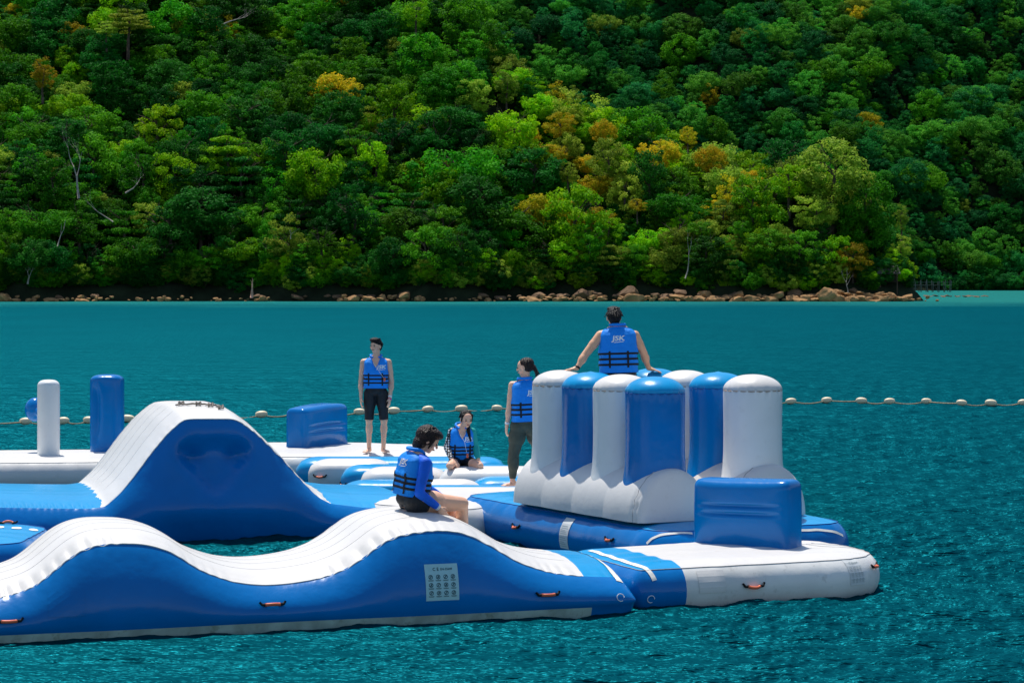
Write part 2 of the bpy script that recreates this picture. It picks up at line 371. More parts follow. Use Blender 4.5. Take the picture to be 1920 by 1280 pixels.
for i, (w_, h_, nc, nl, lf, lay) in enumerate([(3.0, 2.9, 84, 80, .25, 0), (2.6, 3.4, 84, 76, .24, 0), (3.3, 2.5, 84, 80, .26, 0), (3.2, 2.2, 60, 80, .25, 1), (2.4, 2.5, 66, 76, .23, 0), (3.6, 3.1, 100, 80, .28, 0), (2.8, 3.8, 90, 76, .25, 0), (3.9, 2.4, 96, 80, .27, 0)]):
    SHAPES.append(crown_geo(100 + i, w_, h_, nc, nl, lf, lay))
CROWN = {}
def crown_mesh(i, k):
    if (i, k) not in CROWN: CROWN[(i, k)] = newmesh('crown', *SHAPES[i], leafmat(k), smooth=False)
    return CROWN[(i, k)]
TRUNKS = []
for i in range(4):
    rd = random.Random(50 + i); out = []
    q = [Vector((0, 0, -1.5)), Vector((.1, 0, 1.5)), Vector((rd.uniform(-.4, .4), rd.uniform(-.3, .3), 3.6)), Vector((rd.uniform(-.6, .6), 0, 5.2))]
    out.append(tube_mesh(q, [.26, .2, .15, .09], 6))
    for k in range(5):
        a = rd.uniform(0, 6.28); branch(q[2] + (q[3] - q[2]) * rd.random(), Vector((math.cos(a), math.sin(a), .7)), 1.8, .08, 1, out, rd)
    v, f = join(out); TRUNKS.append(newmesh('trunk', v, f, BARK))

# scatter over the near hillside
trees = []
def try_add(x, y, s, lst, gap):
    for (a, b, c) in lst:
        if (a - x) ** 2 + (b - y) ** 2 < (gap * (s + c) / 2) ** 2: return False
    lst.append((x, y, s)); return True
near = []
x = -84.
while x < 55:                                  # front row along the shore
    try_add(x, shore(x) + 2.2 + random.uniform(-.6, 1.6), random.uniform(.7, 1.1), near, 2.0); x += random.uniform(1.8, 3.0)
for _ in range(9000):
    X = random.uniform(-92, 57); Y = random.uniform(342, 452)
    e = Y - shore(X)
    hr = float(np.interp(X, HX, HH))
    if e < 4 or X > 62: continue
    if (Y - shore(X)) * .62 > hr + 7: continue
    if abs(X / Y) > .232: continue
    if height(X, Y) > 3 + .1167 * Y + 6: continue
    s = random.uniform(.65, 1.5)
    try_add(X, Y, s, near, 3.0)
near.sort(key=lambda t: t[1])
BIG = []   # hand-placed characteristic trees: pixel x, y of crown centre, distance, scale, kind, shape, label
BIG += [(1560, 330, 352, 1.7, 'olive', 5, 'big round pale green tree crowning the end of the wooded point'),
        (80, 140, 378, .85, 'gold', 1, 'tree with orange new leaves high at the left edge of the hill'),
        (1050, 235, 372, .8, 'gold', 0, 'golden leaved tree above the middle of the shore'),
        (1130, 250, 371, .75, 'gold', 2, 'golden tree right of centre beside a grey green one'),
        (1240, 290, 366, .9, 'gold', 2, 'wide golden crown on the mid slope left of the round pale tree'),
        (1330, 300, 363, .85, 'gold', 2, 'golden flat crown closest to the round pale tree'),
        (1290, 255, 368, .5, 'gold', 4, 'small orange crown standing above the golden trees'),
        (1050, 290, 364, .55, 'gold', 4, 'small orange crown below the golden tree at mid hill'),
        (1140, 300, 362, .95, 'olive', 0, 'grey green airy tree among the golden crowns'),
        (1065, 325, 360, .6, 'olive', 4, 'pale silvery green treetop below the golden crowns'),
        (240, 40, 392, 1.15, 'olive', 3, 'pale layered tree with flat crowns at the top left'),
        (200, 55, 390, .7, 'olive', 3, 'smaller pale flat topped tree at the top left'),
        (780, 25, 392, .9, 'bright', 1, 'bright yellow green tree at the top middle'),
        (950, 160, 382, .8, 'olive', 1, 'pale yellow tree sticking out on the ridge line'),
        (655, 470, 343, .72, 'bright', 1, 'small bright tree on a thin trunk close above the shore rocks'),
        (1690, 410, 356, .6, 'olive', 1, 'tall pale vine covered tree at the right end of the point'),
        (1690, 470, 352, .55, 'olive', 1, 'lower pale vine covered tree at the right end of the point'),
        (1530, 400, 348, .95, 'olive', 0, 'olive and yellow tree below the round pale tree'),
        (1195, 385, 350, .5, 'gold', 4, 'small yellow crown low in the middle of the point'),
        (1620, 440, 349, .95, 'mid', 5, 'broad green tree at the foot of the point'),
        (1480, 340, 352, 1.0, 'bright', 0, 'bright yellow green tree left of the round pale tree'),
        (960, 490, 343, .6, 'bright', 2, 'low bright green spreading tree over the shore'),
        (1380, 470, 345, .7, 'olive', 0, 'olive bushy tree just above the shore boulders')]
kinds = ['dark', 'mid', 'mid', 'dark', 'dark', 'mid', 'olive', 'mid', 'bright', 'dark']
def make_tree(x, y, z, s, kind, shp, label, rz, name='forest_tree'):
    t = thing(name, label, 'tree', (x, y, z), 'trees covering the near hillside')
    for nm, me, zz in (('trunk', TRUNKS[shp % 4], 0), ('crown', crown_mesh(shp, kind), 4.0)):
        o = bpy.data.objects.new(nm, me); C.objects.link(o); o.parent = t; o.location = (0, 0, zz * s if nm == 'crown' else 0)
        o.rotation_euler = (0, 0, rz); sx = s * (1 + .18 * math.sin(rz * 5)); o.scale = (sx, s * (1 + .15 * math.cos(rz * 7)), s * (1 + .2 * math.sin(rz * 9))) if nm == 'crown' else (s, s, s)
    return t
for (px, py, d, s, kind, shp, lab) in BIG:
    p = W(px, py, d=d); s *= 1.0; make_tree(p.x, p.y, p.z - 4.0 * s, s, kind, shp, lab, random.random() * 6)
KW = {'dark': 'dark green', 'mid': 'mid green', 'bright': 'bright yellow green', 'olive': 'dull olive green', 'gold': 'golden', 'rust': 'rusty brown'}
def blocked(X, Y, s):
    pz = height(X, Y) + 4 * s; px = 960 + X / Y * F; py = HY + (HC - pz) / Y * F
    for (bx, by, bd, bs, *_r) in BIG:
        if Y < bd + 4 and abs(px - bx) < 34 * (s * .55 + bs) and -26 * bs < py - by < 44 * (s * .7 + bs * .3): return True
    return False
near = [t_ for t_ in near if not blocked(*t_)]
cnt = 0; rest = []
for (X, Y, s) in near:
    z = height(X, Y); px = 960 + X / Y * F; py = HY + (HC - z - 4 * s) / Y * F
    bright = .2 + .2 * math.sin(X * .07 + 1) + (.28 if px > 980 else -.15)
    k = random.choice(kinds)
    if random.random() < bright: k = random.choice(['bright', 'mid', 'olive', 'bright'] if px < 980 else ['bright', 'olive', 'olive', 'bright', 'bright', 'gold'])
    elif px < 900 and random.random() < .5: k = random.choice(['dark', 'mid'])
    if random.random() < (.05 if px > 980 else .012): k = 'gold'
    sh = random.choice([0, 1, 2, 4, 5, 6, 7, 6, 7, 0, 1, 2, 5, 3]); rz = random.random() * 6.28
    row = 'on the water edge' if Y - shore(X) < 6 else ('low on the slope' if py > 400 else 'mid slope' if py > 270 else 'high on the slope' if py > 120 else 'near the top edge')
    spot = next(v for k_, v in ((130, 'at the left edge'), (330, 'above the blue post'), (520, 'above the mound'), (640, 'left of the standing man'), (780, 'above the standing man'), (1000, 'above the standing woman'), (1240, 'above the man on the pillars'), (1480, 'above the pillars'), (5000, 'on the wooded point')) if px < k_)
    if cnt < 300 - len(BIG) and -60 < px < 1990 and py > -40:
        lab = f"{'small' if s < .8 else ('medium' if s < 1.05 else 'large')} {KW[k]} tree {row} {spot}"
        make_tree(X, Y, z, s, k, sh, lab, rz); cnt += 1
    else: rest.append((X, Y, z + 4 * s, s, k, sh, rz))

# the forest behind: one object of instanced crowns
def forest_stuff(name, items):
    """items: (x,y,z,scale,kind,shape,rot)"""
    combos = sorted({(i[5], i[4]) for i in items}); col = bpy.data.collections.new(name + '_kinds')
    for n_, (s_, k_) in enumerate(combos):
        o = bpy.data.objects.new(f'crown_kind_{n_:03d}', crown_mesh(s_, k_)); col.objects.link(o)
    me = bpy.data.meshes.new(name); me.from_pydata([i[:3] for i in items], [], [])
    for an, ty, vals in (('sc', 'FLOAT', [i[3] for i in items]), ('rot', 'FLOAT', [i[6] for i in items]), ('idx', 'INT', [combos.index((i[5], i[4])) for i in items])):
        at = me.attributes.new(an, ty, 'POINT'); at.data.foreach_set('value', vals)
    o = bpy.data.objects.new(name, me); C.objects.link(o)
    g = bpy.data.node_groups.new(name, 'GeometryNodeTree'); g.interface.new_socket('Geometry', in_out='INPUT', socket_type='NodeSocketGeometry'); g.interface.new_socket('Geometry', in_out='OUTPUT', socket_type='NodeSocketGeometry')
    n = g.nodes; l = g.links; gi = n.new('NodeGroupInput'); go = n.new('NodeGroupOutput'); ip = n.new('GeometryNodeInstanceOnPoints')
    ci = n.new('GeometryNodeCollectionInfo'); ci.inputs[0].default_value = col; ci.inputs['Separate Children'].default_value = True; ci.inputs['Reset Children'].default_value = True
    def na(nm, ty):
        q = n.new('GeometryNodeInputNamedAttribute'); q.data_type = ty; q.inputs['Name'].default_value = nm; return q.outputs['Attribute']
    cx = n.new('ShaderNodeCombineXYZ'); l.new(na('rot', 'FLOAT'), cx.inputs[2])
    l.new(gi.outputs[0], ip.inputs['Points']); l.new(ci.outputs[0], ip.inputs['Instance']); ip.inputs['Pick Instance'].default_value = True
    l.new(na('idx', 'INT'), ip.inputs['Instance Index']); l.new(cx.outputs[0], ip.inputs['Rotation']); l.new(na('sc', 'FLOAT'), ip.inputs['Scale']); l.new(ip.outputs[0], go.inputs[0])
    md = o.modifiers.new('scatter', 'NODES'); md.node_group = g
    return tag(o, kind='stuff')
# low bushes fill the ground under the near trees
und = []
for _ in range(2200):
    X = random.uniform(-92, 57); e = random.uniform(2.2, 100) ** 1.0; Y = shore(X) + e
    if abs(X / Y) > .235 or e * .62 > float(np.interp(X, HX, HH)) + 6: continue
    und.append((X, Y, height(X, Y) + .7, random.uniform(.3, .62), random.choice(['dark', 'dark', 'mid', 'dark', 'mid', 'bright']), random.choice([0, 1, 2, 4, 5, 6, 7]), random.random() * 6))
for _ in range(650):
    X = random.uniform(-92, 57); e = random.uniform(.8, 4.5); und.append((X, shore(X) + e, height(X, shore(X) + e) + random.uniform(.6, 2.2), random.uniform(.3, .55), random.choice(['dark', 'dark', 'mid', 'dark', 'bright', 'olive']), random.choice([0, 1, 2, 4, 5, 6, 7]), random.random() * 6))
for _ in range(160):
    X = random.uniform(56, 175); und.append((X, 690 + random.uniform(0, 5), random.uniform(.5, 4), random.uniform(.7, 1.2), random.choice(['dark', 'blue', 'blue']), random.choice([0, 1, 2, 4, 5, 6, 7]), random.random() * 6))
o = forest_stuff('undergrowth', und + rest); tag(o, 'low dark green undergrowth and further treetops filling the near hillside', 'undergrowth')
far = []; fl = []
for _ in range(16000):
    Y = random.uniform(694, 905); X = random.uniform(-.03 * Y, .226 * Y)
    e2 = Y - 690 - 6 * math.sin(X * .05)
    if e2 < 3: continue
    z = height(X, Y)
    if z > 3 + .1167 * Y + 12: continue
    s = random.uniform(.85, 1.8)
    if try_add(X, Y, s, fl, 3.6):
        lit = .35 + .3 * math.sin(X * .045 + Y * .02) + .2 * math.sin(X * .11 + 2)  # patches of far crowns coloured as if sunlit
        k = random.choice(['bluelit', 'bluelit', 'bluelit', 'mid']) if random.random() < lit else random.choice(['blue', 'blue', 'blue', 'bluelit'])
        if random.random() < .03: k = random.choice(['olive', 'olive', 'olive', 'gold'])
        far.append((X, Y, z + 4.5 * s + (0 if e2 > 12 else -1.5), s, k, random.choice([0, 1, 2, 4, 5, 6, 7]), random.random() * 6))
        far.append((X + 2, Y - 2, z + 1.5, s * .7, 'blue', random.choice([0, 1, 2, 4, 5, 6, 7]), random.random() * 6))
o = forest_stuff('far_forest', far); tag(o, 'dense blue green forest covering the farther hill on the right', 'forest')
print('near', len(near), 'far', len(far), 'und', len(und))

# bare and dead trees
def dead(px, py, d, L, r, dirv, depth, m, label, seed, droop=0, spread=.7, name='dead_tree'):
    p = W(px, py, d=d); rd = random.Random(seed); out = []
    branch(Vector((0, 0, 0)), Vector(dirv).normalized(), L, r, depth, out, rd, spread, droop)
    t = thing(name, label, 'tree', p); v, f = join(out); v = [Vector(q) + p for q in v]; obj('trunk', v, f, m, t); return t
dead(148, 372, 338, 4.6, .19, (0, 0, 1), 4, DEAD, 'tall grey leafless tree with spreading bare branches on the left', 3, spread=.8)
dead(235, 362, 337.5, 2.0, .13, (1, 0, .5), 3, DEAD, 'small bleached twiggy branch right of the tall bare tree', 5, spread=.9)
dead(212, 416, 337.5, 2.6, .11, (-1, 0, .5), 3, DEAD, 'curved bleached branch reaching left over dark foliage', 6)
dead(108, 462, 337.5, 2.6, .10, (.35, -.1, 1), 1, DEAD, 'crooked white dead trunk leaning on the left shore', 8)
dead(52, 532, 337, 1.5, .16, (.2, -.1, 1), 4, DEAD, 'tangled grey dead bush by the water at far left', 9, spread=1.1)
dead(472, 558, 335.5, 1.4, .26, (.1, 0, 1), 2, PINKW, 'pinkish stump with split roots standing on the shore rocks', 10, spread=.45)
dead(1285, 522, 337, 3.4, .11, (.35, 0, 1), 2, DEAD, 'thin grey tree forking above the shore boulders', 12, spread=.5)
dead(545, 448, 341, 1.0, .07, (.1, 0, 1), 3, DEAD, 'little grey dead twig poking out of the leaves', 13, spread=.8)
dead(420, 45, 380, 3.0, .12, (1, 0, .25), 3, DEAD, 'bleached bare branches at the top of the left hill', 14, spread=.9)
dead(1590, 548, 336.5, 1.5, .09, (-.3, 0, .8), 3, DEAD, 'broken driftwood branches piled on the point', 15, spread=1.0)

# ------------------------------------------------------------------ SHORE ROCKS, HUT, JETTY
def rock_mesh(seed, flat=.6):
    bm = bmesh.new(); bmesh.ops.create_icosphere(bm, subdivisions=3, radius=1); r = random.Random(seed)
    dirs = [Vector((r.gauss(0, 1), r.gauss(0, 1), r.gauss(0, 1))).normalized() for _ in range(14)]; cut = [r.uniform(.55, .9) for _ in dirs]
    for v in bm.verts:
        n = v.co.normalized(); q = n.copy()
        for dv, c in zip(dirs, cut):
            k = q.dot(dv)
            if k > c: q -= dv * (k - c) * .97
        q *= 1 + .05 * math.sin(n.x * 7 + seed) * math.sin(n.y * 6 + 1)
        v.co = Vector((q.x, q.y * .8, q.z * flat))
    V = [tuple(v.co) for v in bm.verts]; Fs = [tuple(v.index for v in f.verts) for f in bm.faces]; bm.free(); return V, Fs
RM = [newmesh('rock', *rock_mesh(i, [.5, .62, .72, .45, .8, .55][i % 6]), ROCK, False) for i in range(9)]
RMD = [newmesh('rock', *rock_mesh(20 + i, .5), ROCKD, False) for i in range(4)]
def rock(px, wpx, dy, label, dark=False, d=None, k=None, hs=1.):
    d = d or 338.2; s = wpx / 2 * d / F; X = (px - 960) / F * d
    i = random.randrange(4 if dark else 9) if k is None else k
    o = bpy.data.objects.new('shore_rock', (RMD if dark else RM)[i]); C.objects.link(o); o.location = (X, d, .12 + dy * d / F); o.scale = (s, s, s * hs * random.uniform(.8, 1.1))
    o.rotation_euler = (random.uniform(-.2, .2), random.uniform(-.25, .25), random.uniform(-.6, .6))
    label = ('small ' if wpx < 13 else 'medium sized ' if wpx < 24 else 'large ') + label.replace('small ', '').replace('large ', '').replace('big ', '')
    tag(o, label, 'rock', 'rocks along the far shore'); return o
seg = [(0, 180, 9, 20, 'low orange brown rock in the row at the left end of the shore'), (180, 460, 16, 13, 'scattered small rock on the dark left shore'),
       (460, 500, 8, 16, 'rock around the pinkish stump'), (640, 790, 10, 24, 'rounded orange rock in the middle row of the shore'), (790, 960, 13, 15, 'small brown rock on the dark middle shore'),
       (975, 1240, 11, 20, 'tan rock right of centre on the shore'), (1240, 1420, 10, 30, 'boulder left of the point'), (1420, 1700, 8, 30, 'orange slab in the rock pile on the point'), (1700, 1760, 9, 14, 'small rock tapering off the tip of the point')]
for (a, b, st, wd, lab) in seg:
    x = a
    while x < b:
        if random.random() < .2: x += st * random.uniform(.6, 2)
        rock(x, wd * random.choice([.35, .5, .65, .8, 1.2]), random.uniform(-1, 4), lab, d=335.2 + random.uniform(0, 1.8), hs=.85)
        if random.random() < .55: rock(x + st / 2, wd * random.uniform(.5, 1.0), random.uniform(3, 8), lab, d=337 + random.uniform(0, .8))
        x += st * random.uniform(.8, 1.4)
for px, wd, dy, lab in [(1190, 44, 2, 'broad brown slab right of centre on the shore'), (1555, 52, 9, 'large smooth grey orange boulder on the point'), (1462, 24, 10, 'round orange boulder standing alone above the slabs'), (5, 30, 6, 'round rock at the left edge of the shore'),
                        (662, 30, 3, 'large rounded orange rock at the start of the middle row'), (758, 26, 9, 'tilted orange rock at the end of the middle row'), (1000, 34, 1, 'flat tan rock left of the man on the pillars')]:
    rock(px, wd, dy, lab, d=335.6)
for i in range(26):
    t = random.random(); rock(1560 + 150 * t, random.uniform(22, 46) * (1 - .4 * t), 2 + (1 - t) * random.uniform(2, 22), 'jumbled orange slab in the high pile on the point', d=337.4 + random.uniform(-1.5, 2.5), hs=.5)
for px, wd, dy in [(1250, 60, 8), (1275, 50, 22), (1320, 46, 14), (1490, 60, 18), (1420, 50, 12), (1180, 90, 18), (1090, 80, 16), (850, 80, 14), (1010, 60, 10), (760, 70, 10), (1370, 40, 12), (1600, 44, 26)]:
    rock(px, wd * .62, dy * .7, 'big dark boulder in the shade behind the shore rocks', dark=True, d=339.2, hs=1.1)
for i in range(14):
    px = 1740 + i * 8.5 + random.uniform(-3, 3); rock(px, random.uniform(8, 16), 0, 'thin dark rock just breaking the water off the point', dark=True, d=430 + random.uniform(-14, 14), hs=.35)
x = 975
while x < 1640:
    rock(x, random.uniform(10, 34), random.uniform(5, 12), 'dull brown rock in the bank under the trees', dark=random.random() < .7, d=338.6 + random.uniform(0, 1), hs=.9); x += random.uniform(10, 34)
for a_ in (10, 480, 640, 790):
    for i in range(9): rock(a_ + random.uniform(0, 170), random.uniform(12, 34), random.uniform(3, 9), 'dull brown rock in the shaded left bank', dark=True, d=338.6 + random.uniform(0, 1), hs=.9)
# grass tuft
def grass():
    p = W(1362, 536, d=340.5); V = []; Fs = []
    for i in range(160):
        a = random.uniform(0, 6.28); r = random.uniform(0, .9); b = Vector((math.cos(a) * r, math.sin(a) * r * .6, 0)) + p; t = b + Vector((math.cos(a) * r * .9, math.sin(a) * r * .5, random.uniform(.7, 1.6)))
        o = len(V); V += [b - Vector((.05, 0, 0)), b + Vector((.05, 0, 0)), t]; Fs.append((o, o + 1, o + 2))
    tag(obj('grass_tuft', V, Fs, leafmat('bright')), 'bright green tuft of long grass among the boulders', 'grass', kind='stuff')
grass()
def hut():
    p = W(1664, 511, d=342); t = thing('hut', 'small hut with grey sheet roof half hidden in the trees', 'hut', p)
    parts = []; z = p.z
    V = [p + Vector(q) for q in ((-1.65, -1.3, -.1), (1.65, -1.3, -.1), (1.45, .1, 1.0), (-1.45, .1, 1.0), (-1.65, -1.3, -.18), (1.65, -1.3, -.18), (1.45, .1, .9), (-1.45, .1, .9), (1.65, 1.4, -.1), (-1.65, 1.4, -.1))]
    obj('roof', V, [(0, 1, 2, 3), (4, 7, 6, 5), (0, 4, 5, 1), (3, 2, 8, 9), (1, 5, 6, 2), (0, 3, 7, 4)], ROOFM, t, smooth=False)
    v, f = box_mesh(p + Vector((0, .2, -.75)), (2.4, 1.6, 1.3)); obj('wall', v, f, mat('dark_boards', (.03, .028, .02), .9, .1), t, smooth=False)
    for sx in (-1.2, 1.2): v, f = box_mesh(p + Vector((sx, -1.15, -1.6)), (.12, .12, 3.0)); obj('post', v, f, BARK, t, smooth=False)
hut()
def jetty():
    d = 600.; k = d / F; p = W(1692, 547, d=d); t = thing('jetty', 'old grey wooden jetty on thin stilts in the right hand bay', 'jetty', (p.x, p.y, 0))
    L = 92 * k
    for i in range(24):
        v, f = box_mesh((p.x + L * (i + .5) / 24, d, 1.75 + .02 * math.sin(i * 2)), (L / 24 * .82, 1.8, .1)); obj('plank', v, f, PLANK, t, smooth=False)
    for i in range(9):
        for yy in (-.85, .85):
            h = random.uniform(2.6, 3.3); v, f = box_mesh((p.x + L * (i + .1) / 8.3, d + yy, h / 2 - .6), (.16, .16, h + 1.2), tilt=Matrix.Rotation(random.uniform(-.07, .07), 3, 'Y')); obj('post', v, f, PLANK, t, smooth=False)
    for z in (2.45,):
        v, f = box_mesh((p.x + L / 2, d - .8, z), (L, .08, .1)); obj('rail', v, f, PLANK, t, smooth=False)
    for i in range(4):
        x0 = p.x + L * (.25 + .2 * i); v, f = tube_mesh([(x0, d, 1.7), (x0 + 1.2, d, -.3)], .07, 5); obj('brace', v, f, PLANK, t)
jetty()

# ------------------------------------------------------------------ INFLATABLES
def rounded_outline(pts, rad, n=160):
    """closed polygon with rounded corners, evenly resampled; rad per corner"""
    P = [Vector((p[0], p[1])) for p in pts]; out = []; k = len(P)
    for i in range(k):
        a, b, c = P[i - 1], P[i], P[(i + 1) % k]; r = rad[i] if hasattr(rad, '__len__') else rad
        u = (a - b).normalized(); v = (c - b).normalized(); r = min(r, (a - b).length * .49, (c - b).length * .49)
        s = b + u * r; e = b + v * r
        for q in np.linspace(0, 1, 10): out.append(s * (1 - q) ** 2 + b * 2 * q * (1 - q) + e * q * q)
    A = np.array([tuple(p) for p in out]); A = np.vstack([A, A[:1]])
    L = np.concatenate([[0], np.cumsum(np.linalg.norm(np.diff(A, axis=0), axis=1))]); s = np.linspace(0, L[-1], n, endpoint=False)
    return np.stack([np.interp(s, L, A[:, 0]), np.interp(s, L, A[:, 1])], 1), L[-1]
def slab(parent, pts, rad, ztop=.36, side=('side_panel', WHITE), deck=('deck', WHITE), split=None, n=220, puck=.006, quilt=(0, .9, .3, .006), seam=SEAM, strip=True):
    O, L = rounded_outline(pts, rad, n); area = np.sum(O[:, 0] * np.roll(O[:, 1], -1) - np.roll(O[:, 0], -1) * O[:, 1])
    T = np.roll(O, -1, 0) - np.roll(O, 1, 0); T /= np.linalg.norm(T, axis=1)[:, None]; N = np.stack([T[:, 1], -T[:, 0]], 1) * (1 if area > 0 else -1)
    cen = O.mean(0); rr = (ztop + .14) / 2; cz = ztop - .05 - rr * .82; rings = []
    s = np.arange(n) / n * L; wr = (smoothnoise(n, int(L * 9), 5) - .5)
    for ph in np.radians([-75, -55, -38, -22, -8, 6, 20, 34, 47, 56]):
        o_ = rr * math.cos(ph) - rr * .85; z = cz + rr * math.sin(ph)
        am = puck * max(0, math.sin(ph)) ** 2 * 2.4
        rings.append(np.column_stack([O + N * (o_ + am * (wr * 2))[:, None] if hasattr(o_ + am * wr, '__len__') else O, np.full(n, z)]))
    ns = len(rings); base = rings[-1]; z0 = base[0, 2]
    for t in [.004, .05, .1, .17, .26, .36, .48, .62, .78, .92, 1.0]:
        q = base[:, :2] * (1 - t) + cen * t; z = z0 + (ztop - z0) * (1 - (1 - min(1, t * 3.2)) ** 3)
        if 0 < t < 1: z = z + quilt[3] * np.cos(2 * math.pi * (q @ np.array(quilt[:2])) / quilt[2]) * min(1, t * 8)
        rings.append(np.column_stack([q, np.full(n, 0) + z]))
    V = np.concatenate(rings); nr = len(rings)
    Fs = []
    for i in range(nr - 1):
        for j in range(n):
            a = i * n + j; b = i * n + (j + 1) % n; Fs.append((a, b, b + n, a + n))
    Fs = np.array(Fs) if area > 0 else np.array(Fs)[:, ::-1]
    row = np.repeat(np.arange(nr - 1), n); objs = []
    if split is not None:
        bm = bmesh.new(); lay = bm.faces.layers.int.new('row'); vs = [bm.verts.new(p) for p in V]
        for q, r_ in zip(Fs, row):
            try: bm.faces.new([vs[i] for i in q])[lay] = int(r_)
            except ValueError: pass
        co, no = split[2]; bmesh.ops.bisect_plane(bm, geom=bm.verts[:] + bm.edges[:] + bm.faces[:], plane_co=co, plane_no=no); bm.verts.index_update()
        Vl = np.array([v.co[:] for v in bm.verts]); fl_ = [[v.index for v in f.verts] for f in bm.faces]; rl = [f[lay] for f in bm.faces]; bm.free()
        fn, spec = split[:2]
        for k, (nm, m) in spec.items():
            g = [f for f, r in zip(fl_, rl) if (('S' if r < ns - 1 else 'D') + str(fn(*Vl[f].mean(0)[:2]))) == k]
            used = sorted({i for f in g for i in f}); mp = {a: b for b, a in enumerate(used)}
            objs.append(obj(nm, Vl[used], [tuple(mp[i] for i in f) for f in g], m, parent))
        sm = rings[ns - 1]; tube('seam', [Vector(p) + Vector((0, 0, .003)) for p in np.vstack([sm, sm[:1]])], .004, seam, parent, 5)
        return objs
    keys = np.array(['S' if r < ns - 1 else 'D' for r in row], dtype=object)
    spec = {'S': side, 'D': deck}
    for k, (nm, m) in spec.items():
        msk = keys == k
        if msk.any(): v, f = sub_faces(V, Fs, msk); objs.append(obj(nm, v, f, m, parent))
    sm = rings[ns - 1]; pts3 = [Vector(p) + Vector((0, 0, .003)) for p in np.vstack([sm, sm[:1]])]
    if seam: tube('seam', pts3, .004, seam, parent, 5)
    return objs

def frame(ang): a = R(ang); return Vector((math.cos(a), math.sin(a), 0)), Vector((-math.sin(a), math.cos(a), 0))
def handle(parent, bvh, px, py, w=.16, tilt=0, strapm=BLACK, along=None):
    p, n = hit(bvh, px, py)
    if p is None: print('handle miss', px, py); return
    u = along or Vector((0, 0, 1)).cross(n).normalized(); u = Vector(u)
    pts = [p + u * w * t + n * (.012 + .03 * (1 - (2 * t) ** 2)) + Vector((0, 0, -.012 * (1 - (2 * t) ** 2))) for t in np.linspace(-.5, .5, 7)]
    h = tube('handle', pts, .015, ORANGE, parent, 8)
    for s in (-1, 1):
        q = p + u * w * .5 * s; c = [q + n * .012 - u * s * .01, q + u * s * .03 + n * .016, q + u * s * .05 + n * .002 + Vector((0, 0, .03))]
        v, f = tube_mesh(c, [.017, .013, .010], 6)
        o = bpy.data.objects.new('strap', newmesh('strap', np.array(v) - np.array(parent_world(h)), f, strapm)); C.objects.link(o); o.parent = h

